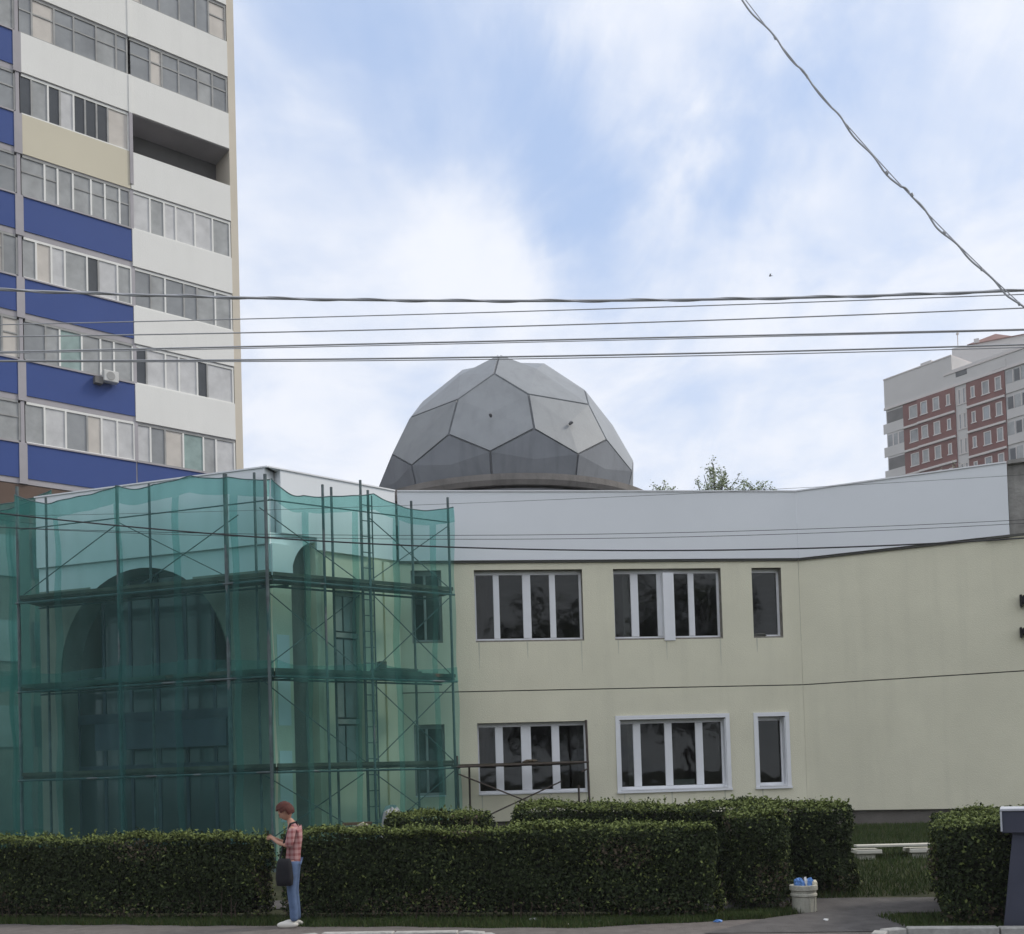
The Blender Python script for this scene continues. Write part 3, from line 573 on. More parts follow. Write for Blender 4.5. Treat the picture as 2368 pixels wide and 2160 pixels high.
for k in range(2, 11):
    zs0 = ZL[k]                                   # slab underside; panel stands on the slab above it
    MB().box(ft, 0, TL - .301, -1.24, .02, zs0, zs0 + .20).build('floor_slab', M['t_ledge'], tw)
    z0, z1 = zs0 + .203, zs0 + 1.43               # parapet
    for bi, (u0, u1) in enumerate(bay):
        c = panel_col[k][bi]; d = .05 if c != 't_white' else .07
        zb = z0 if c == 't_blue' else zs0 + .03
        MB().box(ft, u0 + (0 if c == 't_blue' else -.03), u1, -.05, d, zb, z1 - (0.04 if c == 't_blue' else 0)).build('balcony_panel', M[c], tw)
        if c == 't_blue': MB().box(ft, u0, u1, -.06, .09, z1 - .039, z1 + .01).build('panel_cap', M['t_ledge'], tw)
        # glazing above the parapet
        st = styles.get((k, bi), 'grid'); zt_ = ZL[k + 1]
        if st == 'open': continue
        ps = pal[st]; gl = MB().box(ft, u0, u1, -.04, .02, z1 + .011, z1 + .06).box(ft, u0, u1, -.04, .02, zt_ - .09, zt_ - .004).build('balcony_glazing', M['t_frame'] if st in ('grid', 'dull', 'green', 'grey') else M['t_white'], tw)
        if bi == 0: u1 = ub0 - .05
        if bi == 1: u0 = ub0 + .05
        u = u0 + .02; i = 0
        while u < u1 - .25:
            wd = min(random.uniform(.42, .8), u1 - u - .04)
            if u1 - (u + wd) < .35: wd = u1 - u - .04
            mname = ps[(i + k) % len(ps)] if random.random() > .25 else random.choice(ps)
            if mname == 'glass_dark': wd = min(wd, .4)
            MB().box(ft, u + .03, u + wd - .03, -.03, -.015, z1 + .061, zt_ - .091).build('pane', M[mname], gl)
            MB().box(ft, u + wd - .03, u + wd + .03, -.04, .022, z1 + .061, zt_ - .091).build('mullion', M['t_white'] if mname.startswith('curtain') and st != 'grid' else M['t_frame'], gl)
            if st in ('grid', 'dull') and random.random() < .8: MB().box(ft, u + .03, u + wd - .031, -.012, .01, z1 + .85, z1 + .90).build('glazing_bar', M['t_frame'], gl)
            u += wd; i += 1
    if k <= 7: MB().box(ft, ub0 - pw / 2 + .002, ub0 + pw / 2 - .002, -1.24, .075, zs0 + .001, zs0 + 1.43).box(ft, ub0 - .06, ub0 + .06, -1.24, .04, zs0 + 1.431, zs0 + 2.88).build('balcony_divider', M['t_ledge'], tw)
    else: MB().box(ft, ub0 - .1, ub0 + .1, -1.24, .06, zs0 + .21, zs0 + 2.88).build('balcony_divider', M['t_ledge'], tw)
    MB().box(ft, ub1 - .02, ub1 + .10, -1.24, .10 if k > 5 else .03, zs0 + (.0 if k > 6 else .21), zs0 + (1.43 if k > 6 else 2.88)).build('balcony_divider', M['t_white'] if k > 6 else M['t_ledge'], tw)
# air conditioner hung on the blue panel
u, z = ft.hit(247, 893); ac = empty('air_conditioner', ft.P(u, .2, z), 'pale air conditioner box hung on a blue balcony panel of the tower', 'air conditioner')
MB().box(ft, u - .22, u + .30, .12, .40, z + .05, z + .45).build('casing', M['ac'], ac, bevel=.02)
MB().box(ft, u - .50, u - .225, .08, .30, z - .05, z + .2).build('bracket', M['t_inside'], ac)
MB().tube([ft.P(u + .02, .401, z + .25), ft.P(u + .02, .415, z + .25)], .15, 16).build('fan_grille', M['t_frame'], ac)
# narrow balcony door leaf swung out is not visible; low dark shed left of the entrance
# ------------------------------------------------------------------ right tower
ra_, rb_ = at(2046, 883, 132), at(2335, 1100, 119.5); RA = (ra_.x, ra_.y); RB = (rb_.x + (rb_.x - ra_.x) * .5, rb_.y + (rb_.y - ra_.y) * .5); fq = Fr(RA, RB)
rb = empty('red_apartment_block', (60, 130, .7), 'far red brick and grey apartment block rising behind the right wing', 'building')
def q(px, py): return fq.hit(px / 4.716 + 1980, py / 4.716 + 740)
def qu(px, py=1300): return q(px, py)[0]
z_top = q(420, 900)[1]
bz = [q(560, 1153)[1] + 2.8 * 0.0]
zb1 = (q(300, 965)[1] + q(1650, 575)[1]) / 2          # top belt
st_h = (zb1 - (q(330, 1735)[1] + q(1670, 1410)[1]) / 2) / 3
zr_l = q(300, 665)[1]
LQ = fq.len
MB().box(fq, 0, LQ, -16, -.02, 0, zb1).build('block_body', M['b_grey'], rb)
us_ = qu(1042, 440); zr_r = q(1400, 455)[1] + .35
MB().box(fq, -.1, us_, -16.2, .10, zb1 + .3, zr_l).build('attic_wall', M['b_grey'], rb); MB().box(fq, us_ + .002, LQ, -16.2, .098, zb1 + .3, zr_r).build('attic_wall', M['b_grey'], rb)
MB().box(fq, -.15, LQ, .0, .22, zb1, zb1 + .3).build('belt_course', M['b_light'], rb)
MB().box(fq, -.15, us_, -16.3, .16, zr_l + .002, zr_l + .15).build('roof_coping', M['b_light'], rb)
MB().box(fq, qu(960, 590), LQ, .102, .2, q(1400, 455)[1] - .1, q(1400, 455)[1] + .12).build('belt_course', M['b_light'], rb)
ux = qu(1490, 500); MB().box(fq, ux, qu(1640, 500), .103, .16, zb1 + .35, zr_r - .9).build('attic_panel', M['b_grey'], rb)
MB().box(fq, qu(1088, 560), qu(1212, 560), .103, .115, q(1150, 610)[1], q(1150, 545)[1]).build('attic_window', M['glass_dark'], rb)
ch = MB().box(fq, qu(670, 540), qu(840, 540), -2.5, .104, zr_l + .152, q(700, 510)[1]).box(fq, qu(700, 500), qu(815, 480), -2.3, .0, q(700, 510)[1] + .002, q(760, 455)[1]).build('chimney', M['b_grey'], rb)
h0, h1 = at(2201, 806, 139), at(2420, 788, 134); fh2 = Fr((h0.x, h0.y), (h1.x, h1.y)); zs2 = h0.z
MB().box(fh2, 0, fh2.len, -7, 0, zr_r - 6, zs2).build('roof_house', M['b_grey'], rb)
def hq(px, py, n): return fh2.hit(px, py, n)
e0 = hq(2236, 797, .3); e1_ = hq(2302, 772, -2.0); e2_ = hq(2400, 785, -2.0)
rf = MB(); P = fh2.P
rf.quad(P(e0[0], .3, zs2 + .01), P(fh2.len, .3, zs2 + .01), P(e2_[0], -2, e2_[1]), P(e1_[0], -2, e1_[1])); rf.quad(P(e0[0], .3, zs2 + .01), P(e1_[0], -2, e1_[1]), P(e0[0], -4.5, zs2 + .01)); rf.quad(P(e1_[0], -2, e1_[1]), P(e2_[0], -2, e2_[1]), P(fh2.len, -4.5, zs2 + .01), P(e0[0], -4.5, zs2 + .01))
rf.build('pitched_roof', M['b_roof'], rb)
MB().box(fh2, hq(2252, 790, 0)[0], hq(2264, 790, 0)[0], -.8, .05, zs2 + .02, hq(2258, 783, 0)[1]).build('chimney', M['b_grey'], rb)
ua_, za_ = q(1105, 262); a_t = at(2214, 772, 139.5); a_b = Vector((a_t.x, a_t.y, zs2 - .5)); MB().tube([a_b, a_t], .06, 6).blob(a_t, (.2, .2, .2), 8, 0).build('aerial', M['b_light'], rb)
# bays: u0, u1 (zoomed pixels at the second storey), material, windows (px0, px1, half-height)
baysR = [(300, 525, 'b_grey', 'loggia'), (525, 690, 'brick_red', [(592, 688)]), (690, 1103, 'brick_red', [(727, 800), (862, 934), (1010, 1052)]), (1103, 1225, 'b_grey', [(1130, 1165), (1180, 1218)]),
         (1228, 1652, 'brick_red', [(1277, 1322), (1400, 1482), (1545, 1615)]), (1660, 2300, 'b_grey', 'balc')]
for si in range(7):
    zt_ = zb1 - si * st_h; zb_ = zt_ - st_h
    for bi, (x0, x1, mname, ws) in enumerate(baysR):
        pr = {0: .02, 1: .06, 2: .22, 3: .05, 4: .14, 5: .10}[bi]
        u0, u1 = qu(x0), min(qu(x1), LQ - .01); 
        if ws in ('loggia',):
            MB().box(fq, u0 + .05, u1, -.015, .04, zb_, zb_ + 1.25).build('balcony_panel', M['b_grey'], rb)
            dk = si % 2 == 0
            lg = MB().box(fq, u0 + .6, u1 - .02, -.016, .0, zb_ + 1.27, zt_ - .25).build('loggia_opening', M['t_inside'] if dk else M['glass_grey'], rb)
            if not dk:
                for c in (.3, .62): MB().box(fq, u0 + .6 + c * (u1 - u0 - .6), u0 + .75 + c * (u1 - u0 - .6), .001, .03, zb_ + 1.27, zt_ - .25).build('mullion', M['b_light'], lg)
        elif ws == 'balc':
            MB().box(fq, u0, u1, -.015, pr, zb_ + .2, zb_ + 1.25).build('balcony_panel', M['b_grey'], rb)
            gl = MB().box(fq, u0, u1, -.015, pr - .06, zb_ + 1.252, zt_ - .2).build('balcony_glazing', M['curtain_grey'], rb)
            uu = u0 + .1; j = 0
            while uu < u1 - .5:
                MB().box(fq, uu + .08, uu + .72, pr - .058, pr - .03, zb_ + 1.33, zt_ - .3).build('pane', M[['glass_grey', 'glass_dark', 'curtain_grey', 'glass_dark', 'curtain_grey'][(j + si) % 5]], gl)
                MB().box(fq, uu + .74, uu + .84, pr - .06, pr + .01, zb_ + 1.253, zt_ - .201).build('mullion', M['b_light'], gl); uu += .86; j += 1
        else:
            hs = []
            for w0, w1 in ws:
                a, b_ = qu(w0), qu(w1); small = (w1 - w0) < 55 and bi != 3
                zlo, zhi = (zb_ + .95, zt_ - .48) if not small else (zb_ + 1.05, zt_ - .62)
                if bi == 3: zlo, zhi = zb_ + .75, zt_ - .4
                hs.append((a, b_, zlo, zhi))
            frp = Fr(fq.P(0, pr, 0).to_tuple()[:2], fq.P(LQ, pr, 0).to_tuple()[:2])
            holed_wall(frp, u0, u1, zb_, zt_ - .0, hs, .1, pr + .015).build('wall_panel', [M[mname], M['b_light']], rb)
            for a, b_, c, d in hs:
                wo = MB().box(frp, a - .1, b_ + .1, .002, .08, c - .12, c - .002).box(frp, a, a + .11, -.05, .03, c, d).box(frp, b_ - .11, b_, -.05, .03, c, d).box(frp, a + .111, b_ - .111, -.05, .03, d - .11, d).build('window', M['b_light'], rb)
                npn = 1 if b_ - a < 1.2 else 2
                for j in range(npn):
                    e0 = a + .112 + (b_ - a - .224) * j / npn; e1 = a + .112 + (b_ - a - .224) * (j + 1) / npn
                    MB().box(frp, e0 + (.05 if j else 0), e1, -.045, -.03, c, d - .112).build('pane', M[random.choice(['glass_far', 'curtain_grey', 'glass_grey', 'glass_grey'])], wo)
            MB().box(frp, u0 + .02, u1 - .02, .003, .22, zb_ - .12, zb_ + .12).build('belt_course', M['b_light'], rb) if mname == 'brick_red' else None

# ------------------------------------------------------------------ scaffold with green netting
net_h = 1.81
E_s = at(624, 1105, 19.85); FR = at(1044, 1170, 22.05); DL = at(38, 1150, 21.55)
sc = empty('netted_scaffold', (E_s.x, E_s.y, .3), 'tall tube scaffold behind green netting around the entrance block', 'scaffold')
f1 = Fr((E_s.x, E_s.y), (FR.x, FR.y)); f2 = Fr((DL.x, DL.y), (E_s.x, E_s.y))
zl = [f1.hit(1042, 1772)[1], f1.hit(1042, 1572)[1], f1.hit(1042, 1371)[1]]
print('lifts', zl)
zl = [zl[0], zl[1], zl[2]]
def pole(a, b_, r=.027, m='pole', name='upright'): return MB().tube([a, b_], r, 8).build(name, M[m], sc)
def upr(fr, px, n, ytop, r=.027):
    u = fr.hit(px, 1500, n)[0]; zt_ = fr.hit(px, ytop, n)[1]; pole(fr.P(u, n, gz(*fr.P(u, n, 0)[:2])), fr.P(u, n, zt_), r); MB().box(fr, u - .07, u + .07, n - .07, n + .07, gz(*fr.P(u, n, 0)[:2]) - .01, gz(*fr.P(u, n, 0)[:2]) + .015).build('base_plate', M['pole'], sc); return u
uf = [upr(f1, 622, 0, 1098, .034), upr(f1, 860, 0, 1135), upr(f1, 1045, 0, 1152)]
ur = [upr(f1, 755, -.0, 1122), upr(f1, 775, -.65, 1128), upr(f1, 843, -.5, 1112), upr(f1, 960, -.55, 1160)]
lf = [upr(f2, 45, 0, 1125, .034), upr(f2, 112, -.55, 1150), upr(f2, 277, 0, 1122, .034), upr(f2, 352, -.55, 1118), upr(f2, 529, 0, 1095, .045), upr(f2, 597, -.6, 1092)]
for zq in zl + [zl[2] + 1.55]:
    top = zq > zl[2] + 1
    for fr in (f1, f2):
        for n in ((0.03, -.62) if not top else (-.1,)): MB().tube([fr.P(-.03 if fr is f2 else .0, n, zq - .04), fr.P(fr.len, n, zq - .04)], .022 if not top else .014, 6).build('ledger', M['pole'], sc)
        if not top:
            L2 = fr.len; u = .0 if fr is f1 else .02
            while u < L2 - .3:
                w_ = min(random.uniform(1.6, 2.6), L2 - u - .02)
                for kk in range(3): MB().box(fr, u + .01, u + w_, -.62 + kk * .20, -.62 + kk * .20 + .185, zq + random.uniform(-.015, .015), zq + .045 + random.uniform(0, .02)).build('deck_board', M['plank'], sc)
                u += w_
        if not top: MB().box(fr, .02, fr.len - .02, -.02, .012, zq + .05, zq + .12).build('toe_board', M['plank'], sc)
def brace(fr, ua_, ub_, za_, zb_, n=-.0): MB().tube([fr.P(ua_, n, za_), fr.P(ub_, n, zb_)], .011, 6).build('diagonal_brace', M['pole'], sc)
lv = [zl[0] - 1.5] + zl + [zl[2] + 1.5]
for i in range(len(lv) - 1):
    a, b_ = lv[i] + .1, lv[i + 1] - .1
    brace(f1, uf[1], uf[2], a, b_, -.06); brace(f1, uf[1], uf[2], b_, a, -.03); brace(f1, uf[0], uf[1], b_, a, -.33)
    if i % 2 == 0: brace(f1, uf[0], uf[1], a, b_, -.5)
    if i == 3: brace(f2, lf[2], lf[4], b_, a, -.05); brace(f2, lf[2], lf[4], a, b_, -.45); brace(f2, lf[0], lf[2], a, b_, -.05)
# access ladder between the paired uprights
ul0, ul1 = f1.hit(841, 1500, -.25)[0], f1.hit(858, 1500, -.25)[0]
lad = empty('access_ladder', f1.P(ul0, -.25, .6), 'narrow steel ladder standing inside the netted scaffold beside its middle upright', 'ladder')
for u in (ul0, ul1 + .10): MB().tube([f1.P(u, -.25, .5), f1.P(u, -.25, zl[2] + 1.9)], .016, 6).build('ladder_rail', M['pole'], lad)
for k in range(22):
    zz_ = .8 + k * .32
    if zz_ < zl[2] + 1.8: MB().tube([f1.P(ul0, -.25, zz_), f1.P(ul1 + .10, -.25, zz_)], .011, 6).build('rung', M['pole'], lad)
# board stack on the middle lift
bs = empty('plank_stack', f1.P(uf[1] + .5, -.35, zl[1] + .06), 'dark stack of planks lying on the middle scaffold deck', 'planks')
for k in range(3): MB().box(f1, uf[1] + .12 + .05 * k, uf[1] + 1.25 - .08 * k, -.55, -.1, zl[1] + .075 + k * .05, zl[1] + .115 + k * .05).build('plank', M['plank'], bs)
MB().box(f1, uf[1] + .3, uf[1] + .45, -.4, -.25, zl[1] + .24, zl[1] + .36).build('block', M['plank'], bs)

def netting(name, fr, tops, n, zbot, label, group='green debris nets'):
    """tops: list of (u, z) along the upper hem; hangs to zbot with shallow vertical folds"""
    us = np.linspace(tops[0][0], tops[-1][0], 150); nz = 46
    zt_ = np.interp(us, [a[0] for a in tops], [a[1] for a in tops])
    # catenary sag between tie points
    tp = [a[0] for a in tops]
    v = []; f = []
    for i, u in enumerate(us):
        k = max(0, min(len(tp) - 2, int(np.searchsorted(tp, u) - 1))); s_ = (u - tp[k]) / (tp[k + 1] - tp[k]); sag = tops[k][2] * 4 * s_ * (1 - s_)
        ztop = zt_[i] - sag
        for j in range(nz):
            w_ = j / (nz - 1); z = ztop + (zbot - ztop) * w_
            off = .025 * math.sin(u * 5.1 + 1.5 * math.sin(z * .9)) + .015 * math.sin(u * 13 + z * .7) + .03 * math.sin(z * 3.4 + u * .6) + .035 * math.sin(s_ * math.pi) * math.sin(z * 1.75 + k)
            v.append(tuple(fr.P(float(u), n + off + .03, float(z))))
    for i in range(len(us) - 1):
        for j in range(nz - 1): a = i * nz + j; f.append((a, a + nz, a + nz + 1, a + 1))
    me = bpy.data.meshes.new(name); me.from_pydata(v, [], f); me.materials.append(M['net']); me.polygons.foreach_set('use_smooth', [True] * len(f)); me.update()
    o = bpy.data.objects.new(name, me); C.objects.link(o); tag(o, label, 'netting', group)
    hem = [Vector(v[i * nz]) + Vector((0, 0, -.0)) for i in range(len(us))]
    MB().tube(hem, .012, 5).build('hem_cord', M['pole'], o)
    # folded hem and the overlaps where two widths of net meet
    def piece(nm, i0, i1, j0, j1, o_):
        vv = []; ff = []
        for i in range(i0, i1 + 1):
            for j in range(j0, j1 + 1): vv.append(tuple(Vector(v[i * nz + j]) + fr.n * o_))
        w_ = j1 - j0 + 1
        for i in range(i1 - i0):
            for j in range(j1 - j0): a = i * w_ + j; ff.append((a, a + w_, a + w_ + 1, a + 1))
        m2 = bpy.data.meshes.new(nm); m2.from_pydata(vv, [], ff); m2.materials.append(M['net']); m2.polygons.foreach_set('use_smooth', [True] * len(ff)); p_ = bpy.data.objects.new(nm, m2); C.objects.link(p_); p_.parent = o
    piece('folded_hem', 0, len(us) - 1, 0, 2, .018)
    for c_ in (.16, .41, .64, .86): k = int(c_ * (len(us) - 1)); piece('seam_overlap', k, k + max(2, int(.16 / (us[1] - us[0]))), 2, nz - 1, .014)
    piece('seam_overlap', 0, len(us) - 1, 21, 23, .022)
    return o
def T(fr, px, py, sag, n=.05): a = fr.hit(px, py, n); return (a[0], a[1], sag)
netting('debris_net', f1, [T(f1, 624, 1108, .12), T(f1, 700, 1147, .02), T(f1, 757, 1150, .02), T(f1, 862, 1143, .04), T(f1, 950, 1179, .03), T(f1, 1046, 1174, 0)], .04, .45, 'green debris net on the lit right-hand side of the scaffold corner')
netting('debris_net', f2, [T(f2, 40, 1146, .03), T(f2, 112, 1166, .03), T(f2, 277, 1125, .08), T(f2, 352, 1120, .02), T(f2, 440, 1100, .02), T(f2, 529, 1104, .02), T(f2, 622, 1108, 0)], .04, .35, 'dark green debris net hung in front of the big entrance arch')
f3 = Fr((DL.x - 3.2, DL.y + 1.9), (DL.x - .05, DL.y + .75))
netting('debris_net', f3, [(0, 7.9, .1), (1.6, 8.0, .1), (f3.len, 8.1, 0)], .04, .35, 'lower strip of green net at the left edge of the picture')
netting('debris_net', f3, [(0, 8.3, .1), (1.6, 8.4, .1), (f3.len, 8.5, 0)], -.6, .35, 'inner layer of green net behind the strip at the left edge')
# overlapping second widths of net (lower part of the left side is doubled)
# low dark scaffold left of the first window
# small trestle scaffold by the window
s2 = empty('small_scaffold', fm.P(1.2, 1.0, .55), 'low rusty brown scaffold standing in front of the lower left window', 'scaffold')
fw = Fr(fm.P(0, .95, 0).to_tuple()[:2], fm.P(9, .95, 0).to_tuple()[:2])
def sp(px0, py0, px1, py1, n, r=.022, name='upright'):
    a, b_ = fw.hit(px0, py0, n), fw.hit(px1, py1, n); MB().tube([fw.P(a[0], n, a[1]), fw.P(b_[0], n, b_[1])], r, 8).build(name, M['pole_brown'], s2)
sp(1057, 1748, 1064, 1975, 0); sp(1355, 1665, 1368, 1975, 0, .026); sp(1338, 1815, 1343, 1975, -.6); sp(1085, 1775, 1090, 1975, -.6)
a = fw.hit(1047, 1773, 0); b_ = fw.hit(1358, 1762, 0)
for k in range(3): MB().box(fw, a[0], b_[0] - .1, -.6 + .21 * k, -.41 + .21 * k, a[1] - .02, a[1] + .045).build('deck_board', M['plank'], s2)
sp(1047, 1774, 1362, 1762, .03, .02, 'ledger'); sp(1060, 1790, 1300, 1885, .03, .015, 'diagonal_brace'); sp(1300, 1806, 1120, 1890, .0, .015, 'diagonal_brace'); sp(1345, 1785, 1362, 1776, .02, .015, 'diagonal_brace')
rag = MB(); [rag.blob(fw.P(fw.hit(1218 + i * 7, 1760, -.2)[0], -.2, a[1] + .07), (.09, .08, .04), 8, .4) for i in range(3)]; rag.build('mortar_rubble', M['leaf_dry']); tag(bpy.data.objects['mortar_rubble'], 'small brownish heap of rubble on the low scaffold deck', 'rubble')

# ------------------------------------------------------------------ foliage
def leaves(name, pts, nrm, size, mats, mi, parent=None, kind='stuff', spread=.9):
    n = len(pts); nrm = nrm + rng.normal(0, spread, (n, 3)); nrm /= np.linalg.norm(nrm, axis=1)[:, None]
    a = rng.normal(0, 1, (n, 3)); a -= nrm * (a * nrm).sum(1)[:, None]; a /= np.linalg.norm(a, axis=1)[:, None]; b_ = np.cross(nrm, a)
    s_ = size * rng.uniform(.6, 1.3, n)[:, None]
    V = np.stack([pts - a * s_, pts + b_ * s_ * .55 + nrm * s_ * .18, pts + a * s_, pts - b_ * s_ * .55 + nrm * s_ * .18], 1)
    rl = np.array(root_loc(parent)) if parent is not None else np.zeros(3)
    V = (V - rl).reshape(-1, 3)
    me = bpy.data.meshes.new(name); me.vertices.add(4 * n); me.vertices.foreach_set('co', V.ravel())
    me.loops.add(6 * n); me.polygons.add(2 * n)
    base_ = (np.arange(n) * 4)[:, None]; idx = (base_ + np.array([0, 1, 2, 0, 2, 3])).ravel(); me.loops.foreach_set('vertex_index', idx.astype(np.int32))
    me.polygons.foreach_set('loop_start', (np.arange(2 * n) * 3).astype(np.int32)); me.polygons.foreach_set('loop_total', np.full(2 * n, 3, np.int32))
    for m_ in mats: me.materials.append(m_)
    me.polygons.foreach_set('material_index', np.repeat(mi, 2).astype(np.int32)); me.update(calc_edges=True)
    o = bpy.data.objects.new(name, me); C.objects.link(o)
    if parent is not None: o.parent = parent
    if kind: o['kind'] = kind
    return o
def hedge(quad, h, label, dens=2300, size=.026, young_lit=.25, bright_side=None, bare=.12):
    """quad: four ground corners, counter-clockwise seen from above; h: height"""
    Q = [np.array(q_, float) for q_ in quad]; cx = sum(Q) / 4
    r = empty('hedge', (cx[0], cx[1], gz(*cx)), label, 'hedge', 'clipped hedges')
    mb = MB(); e1 = (Q[1] - Q[0]) / np.linalg.norm(Q[1] - Q[0]); e2 = (Q[3] - Q[0]) / np.linalg.norm(Q[3] - Q[0]); di = .17
    ins = [Q[0] + (e1 + e2) * di, Q[1] + (-e1 + e2) * di, Q[2] - (e1 + e2) * di, Q[3] + (e1 - e2) * di]
    zb = [gz(*q_) for q_ in Q]; k = 5
    lo_ = [(q_[0], q_[1], zb[i] + .10) for i, q_ in enumerate(ins)]; hi_ = [(q_[0], q_[1], zb[i] + h - .13) for i, q_ in enumerate(ins)]
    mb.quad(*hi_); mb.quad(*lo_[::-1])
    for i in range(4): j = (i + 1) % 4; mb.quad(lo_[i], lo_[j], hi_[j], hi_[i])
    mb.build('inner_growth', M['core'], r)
    P_, Nn, MI = [], [], []
    for i in range(4):
        j = (i + 1) % 4; d = Q[j] - Q[i]; ln = np.linalg.norm(d); nr = np.array([d[1], -d[0]]) / ln
        mid = (Q[i] + Q[j]) / 2
        if nr.dot(-mid) < -.3 * np.linalg.norm(mid): dn = dens * .25
        else: dn = dens
        n = int(ln * h * dn); s_ = rng.random(n); w_ = rng.random(n) ** .85
        # thin lower edge
        keep = rng.random(n) < np.clip((w_ - bare * .2) / bare, .22, 1); s_, w_ = s_[keep], w_[keep]; n = len(s_)
        x = Q[i][0] + d[0] * s_; y = Q[i][1] + d[1] * s_; z = np.interp(s_, [0, 1], [zb[i], zb[j]]) + w_ * h
        bulge = .045 * np.sin(s_ * ln * 1.3 + i + w_ * 2) + .035 * np.sin(s_ * ln * 5.1 + w_ * 6) + .03 * np.sin(w_ * 9 + s_ * ln * 1.3)
        o_ = bulge + rng.normal(0, .028, n) - .06 * (1 - np.clip(w_ / .2, 0, 1)) - .02
        P_.append(np.stack([x + nr[0] * o_, y + nr[1] * o_, z], 1)); Nn.append(np.tile([nr[0], nr[1], .35], (n, 1)))
        pr_y = .03 + young_lit * .16 + (young_lit * .6 if bright_side == i else 0) + .22 * np.clip((w_ - .93) / .07, 0, 1)  # extra pale leaves put the light on the bright side into leaf colour
        patch_ = np.sin(x * 1.9 + z * 2.3 + i) * np.sin(x * .83 - z * 3.1) ; pr_y = pr_y * (1 + .9 * patch_)
        rr = rng.random(n); mi = np.where(rr < pr_y, 2, np.where(rr < pr_y + .38, 1, 0)); mi = np.where((rng.random(n) < np.clip(patch_ - .55, 0, 1) * .9), 3, mi); mi = np.where((rng.random(n) < .30 * (1 - np.clip(w_ / .28, 0, 1))), 3, mi); MI.append(mi)
    n = int(np.linalg.norm(Q[1] - Q[0]) * np.linalg.norm(Q[2] - Q[1]) * dens * 1.1); s_, w_ = rng.random(n), rng.random(n)
    bil = lambda k_: (Q[0][k_] * (1 - s_) + Q[1][k_] * s_) * (1 - w_) + (Q[3][k_] * (1 - s_) + Q[2][k_] * s_) * w_
    x, y = bil(0), bil(1); z = np.array([gz(a, b_) for a, b_ in zip(x, y)]) + h + .03 * np.sin(x * 2.1) + .02 * np.sin(x * 4.1) + .02 * np.sin(x * 9.3 + y * 3) + rng.normal(0, .02, n) + (rng.random(n) < .03) * .06
    P_.append(np.stack([x, y, z], 1)); Nn.append(np.tile([0, 0, 1.], (n, 1))); rr = rng.random(n); MI.append(np.where(rr < young_lit + .52, 2, np.where(rr < .85, 1, 0)))  # top mostly pale leaves: new growth, plus top light put into colour
    ns = int(np.linalg.norm(Q[1] - Q[0]) * 9)                      # stray shoots standing proud of the clipped top
    for _ in range(ns):
        a_, c_ = rng.random(), rng.random(); b0 = (Q[0] * (1 - a_) + Q[1] * a_) * (1 - c_) + (Q[3] * (1 - a_) + Q[2] * a_) * c_; hh = rng.uniform(.04, .15); dx_ = rng.normal(0, .03, 2); kk = rng.integers(3, 8); t_ = np.linspace(.2, 1, kk)
        P_.append(np.stack([b0[0] + dx_[0] * t_, b0[1] + dx_[1] * t_, gz(*b0) + h + hh * t_], 1)); Nn.append(rng.normal(0, 1, (kk, 3))); MI.append(np.full(kk, 2))
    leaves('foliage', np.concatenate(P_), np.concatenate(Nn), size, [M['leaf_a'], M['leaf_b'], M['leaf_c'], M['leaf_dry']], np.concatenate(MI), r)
    # stems showing at the foot
    st = MB(); ln = np.linalg.norm(Q[1] - Q[0])
    for k in range(int(ln / .16)):
        s_ = (k + random.random()) / (ln / .16); p = Q[0] * (1 - s_) + Q[1] * s_; c_ = p + (cx - p) * (.05 + .1 * random.random()) / max(.3, np.linalg.norm(cx - p)) ; z = gz(*c_)
        st.tube([(c_[0], c_[1], z - .02), (c_[0] + random.uniform(-.05, .05), c_[1] + .02, z + .2), (c_[0] + random.uniform(-.1, .1), c_[1] + .05, z + .42)], [.012, .009, .006], 5)
    st = st.build('stems', M['twig'], r); st['kind'] = 'stuff'
    return r
def line_pt(px, py, z=0): p = ground_at(px, py, z); return np.array([p.x, p.y])
fL = lambda x, v: (x, v + 14.27 - .212 * x)
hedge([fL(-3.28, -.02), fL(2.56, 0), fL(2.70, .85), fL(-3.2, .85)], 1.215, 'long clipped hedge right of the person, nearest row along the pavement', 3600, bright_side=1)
hedge([fL(-11, .0), fL(-3.72, .0), fL(-3.62, .8), fL(-11, .8)], 1.19, 'clipped hedge left of the person, running out of the left edge', 3500, bright_side=1, young_lit=.2)
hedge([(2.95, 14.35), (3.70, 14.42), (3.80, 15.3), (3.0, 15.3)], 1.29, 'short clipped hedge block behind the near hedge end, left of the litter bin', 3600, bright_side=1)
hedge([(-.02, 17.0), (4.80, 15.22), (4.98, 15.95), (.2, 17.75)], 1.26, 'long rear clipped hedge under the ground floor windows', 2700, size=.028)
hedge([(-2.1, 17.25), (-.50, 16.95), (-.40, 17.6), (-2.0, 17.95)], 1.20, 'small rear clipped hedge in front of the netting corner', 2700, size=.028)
hedge([(5.02, 12.62), (7.6, 12.2), (7.9, 14.3), (5.82, 14.75)], 1.20, 'clipped hedge at the right edge beside the slate pedestal', 3300, bright_side=3, young_lit=.3)

